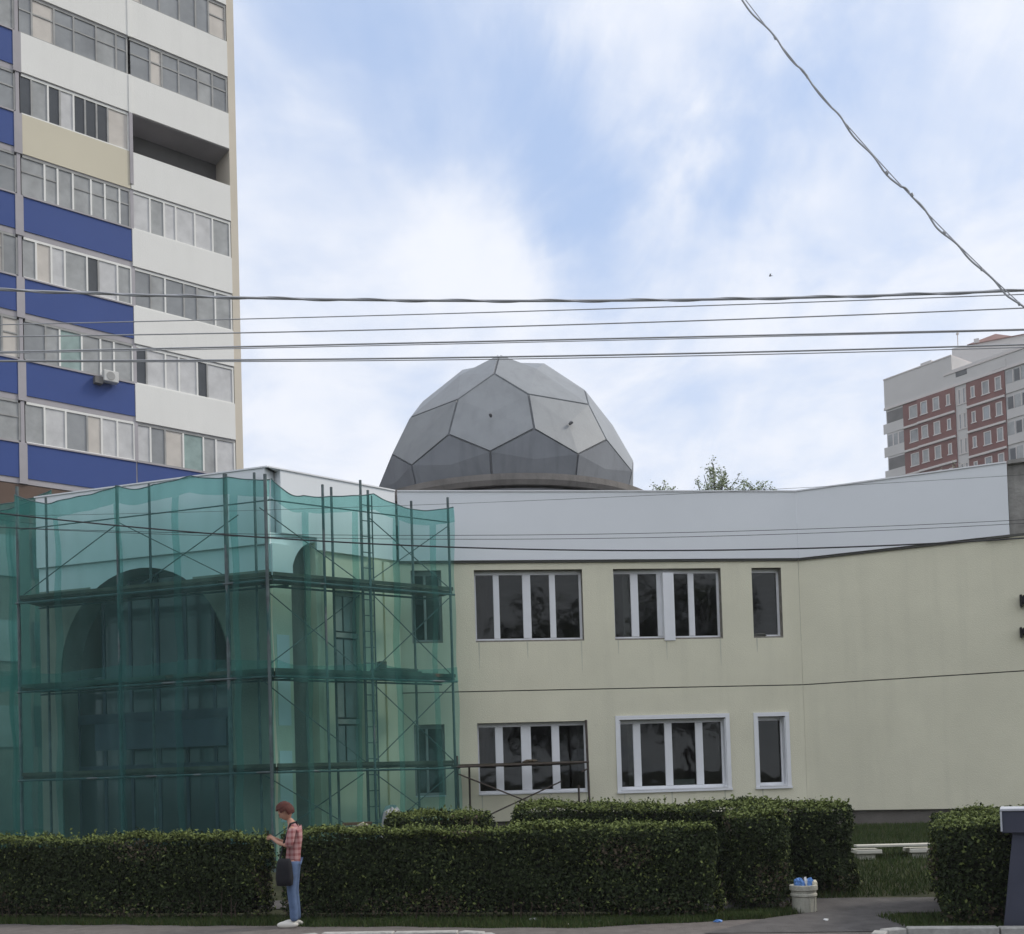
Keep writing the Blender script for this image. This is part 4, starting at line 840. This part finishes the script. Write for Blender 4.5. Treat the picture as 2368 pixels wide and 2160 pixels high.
# grass blades: verge in front of the hedges, lawn near the bench
def blades(name, n, fn, hmin, hmax, label):
    pts = np.array([fn() for _ in range(n)]); z = np.array([gz(a, b_) for a, b_ in pts]); hh = rng.uniform(hmin, hmax, n); an = rng.uniform(0, 6.28, n); ln_ = rng.normal(0, .35, (n, 2)) * hh[:, None]
    w_ = .006 + .006 * rng.random(n); dx, dy = np.cos(an) * w_, np.sin(an) * w_
    V = np.stack([np.stack([pts[:, 0] - dx, pts[:, 1] - dy, z - .01], 1), np.stack([pts[:, 0] + dx, pts[:, 1] + dy, z - .01], 1), np.stack([pts[:, 0] + ln_[:, 0], pts[:, 1] + ln_[:, 1], z + hh], 1)], 1).reshape(-1, 3)
    me = bpy.data.meshes.new(name); me.from_pydata(V.tolist(), [], np.arange(3 * n).reshape(-1, 3).tolist()); me.materials.append(M['blade']); me.materials.append(M['blade2'])
    me.polygons.foreach_set('material_index', (rng.random(n) < .3).astype(np.int32)); me.update(); o = bpy.data.objects.new(name, me); C.objects.link(o); tag(o, label, 'grass', None, 'stuff'); return o
def edge_y(x):
    y = 15.62 + (-7.7 - x) * .262 + .035 * math.sin(x * 3.1) + .03 * math.sin(x * 7.7 + 1)
    if x > .6: y = 13.42 + (x - .6) * .13 + .03 * math.sin(x * 5)
    return y
def verge():
    while True:
        x = random.uniform(-9, 3.2); e = edge_y(x); y = random.uniform(e - .03, fL(x, .25)[1] if fL(x, .25)[1] > e else e + .2)
        if x > 2.6 and y > 14.0: continue
        return x, y
def patch():
    while True:
        x = random.uniform(1.2, 3.9); y = random.uniform(13.3, 14.5)
        if y < 13.55 + (x - 3.0) * .75 and x > 3.0: continue
        if y < edge_y(x): continue
        if x > 3.0 and y < 13.75 + (x - 3.1) * .6: continue
        return x, y
def lawn_r():
    while True:
        x = random.uniform(1, 9.5); y = random.uniform(15.1, 22)
        if y < 15.05 - .1 * (x - 4.9) or x / y > .44: continue
        return x, y
def foot_r(): return random.uniform(4.6, 7.5), random.uniform(12.1, 13.6)
blades('verge_grass', 26000, verge, .03, .11, 'thin green grass on the verge along the pavement and hedge feet')
blades('verge_grass', 9000, patch, .03, .10, 'green grass tongue around the foot of the litter bin')
blades('lawn_grass', 42000, lawn_r, .05, .12, 'dark green lawn with the white bench in front of the wing')
blades('verge_grass', 9000, foot_r, .03, .10, 'grass and weeds under the hedge at the right edge')
# lay soil over the footpath corners where grass grows
# tree behind the parapet
def tree(base, top_pts, label, leafn=90, cr=.9):
    r = empty('tree', base, label, 'tree', 'trees behind the roof'); b0 = Vector(base); top = Vector(top_pts[0])
    fk = Vector((sum(p[0] for p in top_pts) / len(top_pts), b0.y, min(p[2] for p in top_pts) - 2.8))
    MB().tube([b0, (b0 + fk) / 2 + Vector((.2, 0, 0)), fk], [.28, .22, .16], 8).build('trunk', M['twig'], r)
    br_ = MB(); P_ = []
    for p in top_pts:
        p = Vector(p); m1 = fk.lerp(p, .5) + Vector((random.uniform(-.3, .3), random.uniform(-.3, .3), -.2)); br_.tube([fk, m1, p], [.09, .045, .012], 6)
        for _ in range(9):
            s0 = m1.lerp(p, random.uniform(.2, 1)); e = s0 + Vector((random.uniform(-.75, .75) * cr, random.uniform(-.7, .7), random.uniform(.0, .75) * cr)); br_.tube([s0, e], [.02, .006], 4)
            for _ in range(leafn // 9): c_ = s0.lerp(e, random.random() ** .6); P_.append((c_.x + random.gauss(0, .09), c_.y + random.gauss(0, .1), c_.z + random.gauss(0, .09)))
    br_.build('branches', M['twig'], r)
    P_ = np.array(P_); leaves('crown', P_, np.tile([0, 0, .6], (len(P_), 1)), .06, [M['leaf_t'], M['leaf_c']], (rng.random(len(P_)) < .15).astype(int), r)
def tp(px, py, Y=47): p = at(px, py, Y); return (p.x, p.y, p.z)
tree((at(1640, 1100, 47).x, 47, .5), [tp(1650, 1075), tp(1628, 1098), tp(1672, 1110), tp(1615, 1125), tp(1690, 1125), tp(1655, 1120)], 'pale green treetop showing above the white fascia right of the dome', 300, .9)
tree((at(1750, 1100, 49).x, 49, .5), [tp(1738, 1125, 49), tp(1775, 1132, 49), tp(1715, 1132, 49), tp(1800, 1140, 49)], 'low sparse treetop just above the fascia, right of the taller treetop', 260, .9)
tree((at(1540, 1120, 49).x, 49, .5), [tp(1532, 1126, 49), tp(1556, 1132, 49), tp(1515, 1138, 49)], 'faint tip of a tree above the fascia nearest to the dome', 200, .7)
tree((at(2215, 1120, 95).x, 95, .5), [tp(2215, 1085, 95), tp(2185, 1100, 95), tp(2260, 1100, 95), tp(2300, 1085, 95), tp(2240, 1112, 95)], 'hazy treetop in front of the far red block', 160, 1.6)

# ------------------------------------------------------------------ street trees behind the viewer (they show in the panes and shade the lower walls)
def street_tree(x, y, h, w, label):
    r = empty('street_tree', (x, y, 0), label, 'tree', 'street trees across the road')
    MB().tube([(x, y, -.05), (x + .1, y, h * .3), (x, y, h * .55)], [.22, .17, .10], 8).build('trunk', M['twig'], r)
    br_ = MB(); P_ = []
    for k in range(46):
        a = random.uniform(0, 6.28); zz_ = h * random.uniform(.30, .93); rr_ = w * math.sqrt(max(.05, 1 - ((zz_ / h - .6) / .42) ** 2)) * random.uniform(.35, 1)
        e = Vector((x + rr_ * math.cos(a), y + rr_ * math.sin(a), zz_)); br_.tube([(x, y, zz_ * .75), e], [.05, .012], 4)
        for _ in range(110): P_.append((e.x + random.gauss(0, w * .17), e.y + random.gauss(0, w * .17), e.z + random.gauss(0, w * .15)))
    br_.build('branches', M['twig'], r); P_ = np.array(P_); leaves('crown', P_, np.tile([0, 0, .5], (len(P_), 1)), .17, [M['leaf_b'], M['leaf_c']], (rng.random(len(P_)) < .25).astype(int), r)
for x, y, h_, w_, lab in ((-21, -9, 12, 3.4, 'tall street tree across the road, far left'), (-14, -8.5, 13, 3.6, 'street tree across the road, second from the left'), (-6.5, -10, 11.5, 3.3, 'street tree across the road, third from the left'), (1.5, -9.5, 13.5, 3.8, 'tallest street tree across the road behind the viewer'), (9.5, -9, 12, 3.4, 'street tree across the road, second from the right'), (17, -8.5, 13, 3.7, 'street tree across the road, far right')): street_tree(x, y, h_, w_, lab)

# ------------------------------------------------------------------ street furniture
bp_ = Vector((3.86, 14.30, .0))
bn = empty('litter_bin', bp_, 'round pale concrete litter bin filled to the rim beside the hedge', 'bin')
o = MB().lathe(bp_, [(.14, 0), (.15, .01), (.158, .21), (.176, .225), (.176, .25), (.163, .262), (.166, .29), (.185, .305), (.185, .365), (.165, .37), (.15, .365), (.14, .25), (0.01, .24)], 36).build('bin_body', M['bin'], bn, smooth=False)
for k in range(6):
    a = -1.9 + k * .55; MB().box(Fr((bp_.x + .157 * math.cos(a), bp_.y + .157 * math.sin(a)), (bp_.x + .157 * math.cos(a + .1), bp_.y + .157 * math.sin(a + .1))), 0, .016, -.01, .010, .02, .205).build('rib', M['bin'], bn)
for dx, r_, mm, lab, nm in ((-.06, (.075, .07, .08), 'bag_blue', 'blue plastic bag at the left of the litter bin rim', 'plastic_bag'), (.07, (.055, .06, .075), 'bag_blue', 'blue plastic bag right of the white wrapper on the bin', 'plastic_bag'), (.02, (.028, .05, .085), 'bag_white', 'white wrapper between the two blue bags in the bin', 'wrapper'), (-.012, (.022, .04, .08), 'bag_dark', 'dark purple scrap beside the white wrapper in the bin', 'wrapper'), (.125, (.05, .05, .045), 'bag_cream', 'cream crumpled paper at the right rim of the litter bin', 'paper')):
    o = MB().blob(bp_ + Vector((dx, -.04, .39)), r_, 12, .22).build(nm, M[mm]); tag(o, lab, 'litter')
# bench behind the hedges
pb0, pb1 = at(1978, 1962, 18.0), at(2157, 1961, 17.9)
be = empty('bench', ((pb0.x + pb1.x) / 2, 18, gz(6.6, 18)), 'low white plank bench on the lawn in front of the wing', 'bench')
fbn = Fr((pb0.x, pb0.y), (pb1.x + .0, pb1.y)); zt_ = pb0.z + .05
MB().box(fbn, .03, fbn.len + .0, -.24, 0, zt_ - .04, zt_).build('seat', M['bench'], be, bevel=.006)
for u in (.02, fbn.len - .38):
    lg = MB().box(fbn, u, u + .42, -.42, .02, zt_ - .15, zt_ - .08).build('leg', M['bench'], be, bevel=.01)
    MB().box(fbn, u + .05, u + .32, -.36, -.04, gz(6.6, 18) - .05, zt_ - .151).build('foot_block', M['bench'], lg)
# slate pedestal at the right edge
pp = at(2318, 2131, 12.15); fp = Fr((pp.x, pp.y), (pp.x + 1, pp.y - .47))
pd = empty('pedestal', (pp.x + .4, pp.y, .0), 'slate grey flared pedestal with a pale capped top at the right edge', 'pedestal')
ztp = fp.hit(2317, 1872)[1]; zcb = fp.hit(2317, 1926)[1]; uin = fp.hit(2342, 1926)[0]; uc0 = fp.hit(2316, 1900)[0]
mb = MB(); P = fp.P; mb.quad(P(0, 0, -.05), P(1.2, 0, -.05), P(1.05, 0, zcb), P(uin, 0, zcb)); mb.quad(P(0, 0, -.05), P(uin, 0, zcb), P(uin, -.5, zcb), P(0, -.5, -.05)); mb.quad(P(0, -.5, -.05), P(uin, -.5, zcb), P(1.05, -.5, zcb), P(1.2, -.5, -.05)); mb.quad(P(1.2, 0, -.05), P(1.2, -.5, -.05), P(1.05, -.5, zcb), P(1.05, 0, zcb)); mb.build('column', M['cab'], pd)
MB().box(fp, uc0, 1.2, -.62, .06, zcb, ztp - .02).build('head_block', M['cab'], pd, bevel=.008)
MB().box(fp, uc0 - .012, 1.22, -.64, .075, ztp - .018, ztp + .012).build('cap', M['cab_top'], pd, bevel=.006)
MB().box(fp, uc0 - .012, uc0 + .008, .062, .076, zcb + .02, ztp - .02).build('corner_strip', M['cab_top'], pd)
# heap of boards behind the hedge, grey covered heap
pz = at(815, 1900, 18.2); hb = empty('board_heap', (pz.x, pz.y, gz(pz.x, pz.y)), 'untidy brown heap of boards behind the hedge in front of the netting', 'boards')
for k in range(14):
    c_ = Vector((pz.x + random.uniform(-.28, .22), pz.y + random.uniform(-.2, .2), 0)); a = random.uniform(-.2, .2); fk_ = Fr((c_.x - .25, c_.y), (c_.x + .25, c_.y + a)); z_ = gz(pz.x, pz.y) + .05 + k * .072
    MB().box(fk_, 0, .5, -.1, .02, z_, z_ + .05).build('board', M['plank'] if k < 12 else M['leaf_dry'], hb)
z_ = gz(pz.x, pz.y) + .05 + 14 * .072
for k in range(5): MB().tube([(pz.x + .05 + .03 * k, pz.y - .1, z_ - .1), (pz.x + .22 + .05 * k, pz.y - .2 + .05 * k, z_ - .02 - .03 * k)], .018, 6).build('splinter', M['bag_cream'], hb)
pz = at(905, 1900, 21.2); hp = MB().blob((pz.x, pz.y, 1.05), (.26, .25, .42), 14, .08).blob((pz.x - .1, pz.y + .1, .7), (.45, .35, .5), 14, .1).build('covered_heap', M['curtain_grey'], None, smooth=False); tag(hp, 'pale sheeted heap behind the hedge right of the brown boards', 'heap')
# litter on the verge
for i, (px, py, r_, mm, lab) in enumerate(((1232, 2128, (.06, .04, .03), 'bag_white', 'white crumpled cup on the grass below the hedge'), (1314, 2138, (.022, .02, .015), 'bag_cream', 'tiny cream scrap in the middle of the verge'), (1660, 2130, (.05, .035, .02), 'bag_blue', 'pale blue wrapper at the corner of the near hedge'), (1384, 2133, (.03, .02, .012), 'bag_cream', 'small pale scrap on the verge between the cup and the blue wrapper'), (1910, 2127, (.03, .02, .015), 'bag_white', 'white scrap on the path edge right of the bin'))):
    g_ = ground_at(px, py, .02); o = MB().blob(g_, r_, 10, .3).build('litter_scrap', M[mm]); tag(o, lab, 'litter')

# ------------------------------------------------------------------ wires
def wire(name, pts, Y0, Y1, r, label, group=None, twist=0, ext=True):
    WM = M['wire_dark'] if Y0 > 12 else M['wire']
    """pts: pixels the cable passes; hung between poles out of frame"""
    xs = [p[0] for p in pts]; n = 90 if not twist else 360
    X = np.linspace(-900, 3300, n) if ext else np.linspace(xs[0], xs[-1], n)
    co = np.polyfit(xs, [p[1] for p in pts], min(2, len(pts) - 1))
    P_ = []
    for x in X:
        s_ = (x + 900) / 4200; P_.append(at(x, float(np.polyval(co, x)), Y0 + (Y1 - Y0) * s_))
    if not twist: o = MB().tube(P_, r, 6).build(name, WM)
    else:
        o = MB().tube(P_, r, 6).build(name, WM)
        Q_ = [p + Vector((0, math.cos(i * twist), math.sin(i * twist))) * r * .9 for i, p in enumerate(P_)]; MB().tube(Q_, r * .7, 6).build('wrapped_strand', WM, o)
    tag(o, label, 'cable', group); return o
wire('overhead_cable', [(290, 680), (540, 689), (1184, 697), (1780, 688), (2368, 672)], 9.4, 9.0, .011, 'thick twisted cable, highest of the level wires across the sky', twist=.35)
wire('overhead_wire', [(540, 738), (1184, 722), (1680, 704), (2368, 681)], 9.4, 9.0, .0045, 'thin wire directly below the thick twisted cable')
wire('overhead_wire', [(540, 770), (1184, 755), (2240, 717), (2368, 713)], 9.5, 9.1, .0055, 'thin level wire, third from the top across the sky')
wire('overhead_wire', [(540, 802), (1184, 789), (1600, 778), (2368, 762)], 9.3, 9.0, .0070, 'medium level wire above the lowest pair')
wire('overhead_wire', [(540, 806), (1184, 793), (1600, 782), (2368, 764)], 9.35, 9.05, .004, 'hair-thin wire running just under the medium wire')
wire('overhead_wire', [(560, 832), (1184, 826), (1700, 814), (2368, 797)], 9.3, 8.9, .0072, 'upper wire of the lowest pair, touching the top of the dome')
wire('overhead_wire', [(560, 836), (1184, 830), (1700, 821), (2368, 803)], 9.35, 9.0, .0045, 'lower wire of the lowest pair, touching the top of the dome')
wire('overhead_wire', [(620, 1243), (1045, 1266), (1300, 1273), (1550, 1272), (1850, 1268), (2200, 1254), (2368, 1245)], 17, 16, .012, 'dark wire crossing the white fascia just above its lower edge')
wire('overhead_wire', [(1045, 1238), (1850, 1224), (2368, 1202)], 17, 16, .0045, 'faint thin wire across the fascia, upper of two')
wire('overhead_wire', [(1045, 1247), (1850, 1234), (2368, 1210)], 17.1, 16.1, .0045, 'faint thin wire across the fascia, lower of two')
wire('overhead_wire', [(1700, 1136), (2000, 1120), (2368, 1098)], 17.2, 16.1, .003, 'hair-thin wire along the top of the fascia')
# slanting bundle
dpts = [(1640, -115), (1716, 0), (1752, 42), (1800, 95), (1842, 150), (1868, 178), (1925, 250), (1958, 290), (2000, 342), (2042, 390), (2084, 433), (2103, 440), (2124, 470), (2165, 520), (2205, 560), (2240, 592), (2290, 642), (2330, 680), (2368, 712), (2440, 775), (2520, 840)]
P_ = []; base_pts = []
for i in range(len(dpts) - 1):
    for k in range(8):
        s_ = k / 8; x = dpts[i][0] + (dpts[i + 1][0] - dpts[i][0]) * s_; y = dpts[i][1] + (dpts[i + 1][1] - dpts[i][1]) * s_; P_.append(at(x, y, 8.0 - (x - 1640) / 880 * .9))
co = np.polyfit([d[0] for d in dpts], [d[1] for d in dpts], 2)
Q_ = [at(x, float(np.polyval(co, x)) - 2, 8.0 - (x - 1640) / 880 * .9) for x in np.linspace(1560, 2620, 120)]
o = MB().tube(Q_, .0035, 6).build('slanting_cable', M['wire']); tag(o, 'twisted cable bundle slanting down from the top to the right edge', 'cable')
W_ = [p + Vector((0, .006 * math.cos(i * .42), 0)) + (RT * .7 + UP * .7) * (.006 * math.sin(i * .40)) - (RT * .7 + UP * .7) * .003 for i, p in enumerate(P_)]
MB().tube(W_, .0065, 6).build('wrapped_strand', M['wire'], o)
for i in range(6, len(P_), 17): MB().tube([P_[i] - UP * .008, P_[i] + UP * .014 - RT * .01], .009, 6).build('cable_tie', M['wire'], o)
# bird
bpz = at(1781, 638, 60); bd = MB().blob(bpz, (.08, .04, .035), 8, .05).tube([bpz + Vector((.06, 0, 0)), bpz + Vector((.14, 0, .01))], [.02, .01], 6).quad(bpz, bpz + Vector((.04, -.14, .06)), bpz + Vector((-.05, -.14, .05)), bpz + Vector((-.05, 0, 0))).quad(bpz, bpz + Vector((.04, .14, .06)), bpz + Vector((-.05, .14, .05)), bpz + Vector((-.05, 0, 0))).build('bird', M['bird']); tag(bd, 'tiny dark bird in the pale sky above the dome', 'bird')

# ------------------------------------------------------------------ person
PX, PY_ = -3.0, 14.30
ps = empty('person', (PX, PY_, 0), 'person in a pink plaid shirt and jeans looking down at a phone before the hedge', 'person')
def W3(f_, s_, z): return Vector((-f_, s_, z))       # facing -X; s_ > 0 is away from the camera
def skin_mesh(name, joints, edges, m, root=0, sub=2):
    me = bpy.data.meshes.new(name); me.from_pydata([tuple(W3(*j[:3])) for j in joints], edges, []); o = bpy.data.objects.new(name, me); C.objects.link(o); o.parent = ps
    sm = o.modifiers.new('skin', 'SKIN'); sm.use_smooth_shade = True
    bm = bmesh.new(); bm.from_mesh(me); ly = bm.verts.layers.skin.verify(); bm.verts.ensure_lookup_table()
    for i, j in enumerate(joints):
        r_ = j[3]; bm.verts[i][ly].radius = r_ if isinstance(r_, tuple) else (r_, r_); bm.verts[i][ly].use_root = (i == root)
    bm.to_mesh(me); bm.free(); ss = o.modifiers.new('sub', 'SUBSURF'); ss.levels = sub; ss.render_levels = sub; me.materials.append(m); return o
sgn = (-1, 1)
# body (skin): pelvis, spine, neck, arms, legs, one surface
J = [(-.01, 0, .90, .065), (-.02, 0, 1.05, .062), (-.04, 0, 1.22, .075), (-.03, 0, 1.35, .07), (.01, 0, 1.42, .045), (.04, 0, 1.47, .045)]
Ed = [(0, 1), (1, 2), (2, 3), (3, 4), (4, 5)]
for sg in sgn:
    k = len(J); J += [(-.03, sg * .155, 1.34, .045), (.00, sg * .19, 1.10, .036), (.16, sg * .12, 1.15, .028), (.245, sg * .05, 1.20, .020), (.28, sg * .045, 1.215, .024)]; Ed += [(3, k), (k, k + 1), (k + 1, k + 2), (k + 2, k + 3), (k + 3, k + 4)]
    k = len(J); J += [(-.01, sg * .085, .84, .075), (.00, sg * .085, .48, .045), (-.02, sg * .085, .10, .033)]; Ed += [(0, k), (k, k + 1), (k + 1, k + 2)]
skin_mesh('body', J, Ed, M['skin'])
# head: shaped sphere in profile facing forward and down
bmh = bmesh.new(); bmesh.ops.create_uvsphere(bmh, u_segments=28, v_segments=20, radius=1.0)
for v in bmh.verts:
    x, y, z = v.co
    f_ = x; w_ = y; X_, Y_, Z_ = f_ * .095, w_ * .074, z * .112
    if z < -.2: X_ += .012 * (-z) * 1.2; Y_ *= 1 - .30 * (-z - .2)
    if f_ > .5:
        X_ *= .93
        if abs(w_) < .22 and -.35 < z < .12: X_ += .022 * (1 - abs(w_) / .22) * (1 - abs(z + .18) / .3 if abs(z + .18) < .3 else 0)
        if abs(w_) < .4 and -.62 < z < -.5: X_ += .004
        if .1 < z < .24: X_ += .004
        if .12 < abs(w_) < .5 and -.05 < z < .12: X_ -= .006
    if f_ < -.2: X_ *= 1.02
    v.co = Vector((X_, Y_, Z_))
tl_ = Matrix.Rotation(math.radians(32), 4, 'Y')     # bow forward
hc = W3(.085, 0, 1.555)
def headpt(v): q_ = tl_ @ v; return Vector((-q_.x, q_.y, q_.z)) + hc
for v in bmh.verts: v.co = headpt(v.co)
me = bpy.data.meshes.new('head'); bmh.to_mesh(me); bmh.free(); me.materials.append(M['skin']); me.polygons.foreach_set('use_smooth', [True] * len(me.polygons)); ho = bpy.data.objects.new('head', me); C.objects.link(ho); ho.parent = ps
for sg in sgn:
    mb = MB(); c_ = headpt(Vector((-.008, sg * .075, -.01))) + Vector(ps.location); mb.blob(c_, (.018, .010, .030), 8, .02).build('ear', M['skin'], ps, smooth=True)
    c_ = headpt(Vector((.083, sg * .030, .008))) + Vector(ps.location); mb = MB().blob(c_, (.010, .012, .008), 8, 0).build('eye', M['phone'], ps, smooth=True)
MB().tube([headpt(Vector((.098, -.022, -.062))) + Vector(ps.location), headpt(Vector((.104, 0, -.060))) + Vector(ps.location), headpt(Vector((.098, .022, -.062))) + Vector(ps.location)], .005, 6).build('mouth', M['hair'], ps)
# hair cap, chin length
bmh = bmesh.new(); bmesh.ops.create_uvsphere(bmh, u_segments=28, v_segments=20, radius=1.0)
dl = [v for v in bmh.verts if (v.co.x > .55 and v.co.z < .38) or (v.co.x > -.05 and v.co.z < -.15) or v.co.z < -.62]
bmesh.ops.delete(bmh, geom=dl, context='VERTS')
for v in bmh.verts:
    x, y, z = v.co; q_ = 1 + .03 * math.sin(y * 14 + x * 7) + .02 * math.sin(z * 17); v.co = headpt(Vector((x * .108 * q_ - .008, y * .090 * q_, z * .124 * q_ + .008)))
me = bpy.data.meshes.new('hair'); bmh.to_mesh(me); bmh.free(); me.materials.append(M['hair']); o = bpy.data.objects.new('hair', me); C.objects.link(o); o.parent = ps; so = o.modifiers.new('s', 'SOLIDIFY'); so.thickness = .014
# shirt
J = [(-.005, 0, .82, (.125, .105)), (-.01, 0, .95, (.128, .108)), (-.025, 0, 1.08, (.125, .10)), (-.045, 0, 1.22, (.135, .112)), (-.035, 0, 1.33, (.10, .09)), (.0, 0, 1.395, (.06, .06))]; Ed = [(0, 1), (1, 2), (2, 3), (3, 4), (4, 5)]
for sg in sgn: k = len(J); J += [(-.035, sg * .155, 1.33, .062), (-.01, sg * .192, 1.16, .058), (.02, sg * .185, 1.08, .056)]; Ed += [(4, k), (k, k + 1), (k + 1, k + 2)]
skin_mesh('shirt', J, Ed, M['shirt'])
J = [(-.012, 0, .98, (.112, .095))]; Ed = []
for sg in sgn: k = len(J); J += [(-.01, sg * .08, .82, .088), (.005, sg * .085, .50, .066), (-.02, sg * .085, .26, .060), (-.025, sg * .085, .085, .062)]; Ed += [(0, k), (k, k + 1), (k + 1, k + 2), (k + 2, k + 3)]
skin_mesh('jeans', J, Ed, M['jeans'])
for sg, fo in ((-1, .03), (1, .0)):
    c_ = Vector(ps.location) + W3(.035 + fo, sg * .085, .05); mb = MB(); mb.blob(c_, (.145, .05, .052), 16, .0); mb.v = [Vector((v.x, v.y, max(v.z, .006))) for v in mb.v]; mb.build('shoe', M['shoe'], ps, smooth=True)
# hands: palm with five curled fingers each, closed round the phone
for sg in sgn:
    pc_ = (.285, sg * .043, 1.215); J = [(pc_[0] - .04, pc_[1], pc_[2] - .008, .017), (pc_[0], pc_[1], pc_[2], (.022, .014))]; Ed = [(0, 1)]
    for fi in range(4):
        b0 = len(J); oz = -.025 + fi * .017; ln_ = (.9, 1.05, 1.0, .75)[fi]; J += [(pc_[0] + .022, pc_[1] * .95, pc_[2] + oz + .002, .0085), (pc_[0] + .045 * ln_, pc_[1] * .7, pc_[2] + oz, .008), (pc_[0] + .050 * ln_, pc_[1] * .25, pc_[2] + oz - .003, .007)]; Ed += [(1, b0), (b0, b0 + 1), (b0 + 1, b0 + 2)]
    b0 = len(J); J += [(pc_[0] - .005, pc_[1] * .8, pc_[2] + .022, .009), (pc_[0] + .018, pc_[1] * .45, pc_[2] + .038, .008)]; Ed += [(1, b0), (b0, b0 + 1)]
    skin_mesh('hand', J, Ed, M['skin'], sub=1)
ph = empty('mobile_phone', Vector(ps.location) + W3(.315, 0, 1.22), 'dark mobile phone held in both hands of the person', 'phone')
fh = Fr((PX - .345, PY_ - .037), (PX - .345, PY_ + .037)); MB().cbox(PX - .325, PX - .316, PY_ - .037, PY_ + .037, 1.165, 1.31).build('phone_case', M['phone'], ph, bevel=.003)
bg_ = empty('shoulder_bag', Vector(ps.location) + W3(.14, -.17, .62), 'large black bag hanging at the front hip of the person', 'bag')
b1 = MB()
sec = [(.58, .085, .04), (.59, .10, .055), (.68, .112, .065), (.80, .105, .055), (.90, .09, .04), (.94, .07, .02)]
for zz_, hx, hy in sec:
    for a_ in range(16):
        t_ = 2 * math.pi * a_ / 16; ca, sa = math.cos(t_), math.sin(t_); q_ = 1 + .05 * math.sin(a_ * 2.3 + zz_ * 9)
        b1.v.append(Vector((PX - .07 + hx * math.copysign(abs(ca) ** .55, ca) * q_, PY_ - .19 + hy * math.copysign(abs(sa) ** .6, sa), zz_)))
for r_i in range(len(sec) - 1):
    for a_ in range(16): k0 = r_i * 16; b1.f.append((k0 + a_, k0 + (a_ + 1) % 16, k0 + 16 + (a_ + 1) % 16, k0 + 16 + a_)); b1.mi.append(0)
b1.f.append(tuple(range(15, -1, -1))); b1.mi.append(0); b1.f.append(tuple(range(80, 96))); b1.mi.append(0)
b1.build('bag_body', M['black'], bg_, smooth=True)
L0 = Vector((PX, PY_, 0)); MB().tube([L0 + W3(.13, -.17, .93), L0 + W3(.06, -.17, 1.2), L0 + W3(-.02, -.165, 1.40), L0 + W3(-.07, -.05, 1.42), L0 + W3(-.12, .06, 1.2), L0 + W3(-.02, .12, 1.0)], .014, 6).build('strap', M['black'], bg_)
print('objects', len(bpy.data.objects))

# ------------------------------------------------------------------ thin haze
hz = MB().cbox(-45, 85, -25, 150, -1.2, 60).build('haze', M['net']); hz['kind'] = 'stuff'; hz['label'] = 'thin pale haze in the air'
hm = bpy.data.materials.new('haze_air'); hm.use_nodes = True; ht = hm.node_tree
for n_ in list(ht.nodes): ht.nodes.remove(n_)
ho_ = ht.nodes.new('ShaderNodeOutputMaterial'); hv = ht.nodes.new('ShaderNodeVolumePrincipled'); hv.inputs['Color'].default_value = (.93, .95, 1, 1); hv.inputs['Density'].default_value = .0006; hv.inputs['Anisotropy'].default_value = .3
ht.links.new(hv.outputs[0], ho_.inputs['Volume']); hz.data.materials.clear(); hz.data.materials.append(hm)
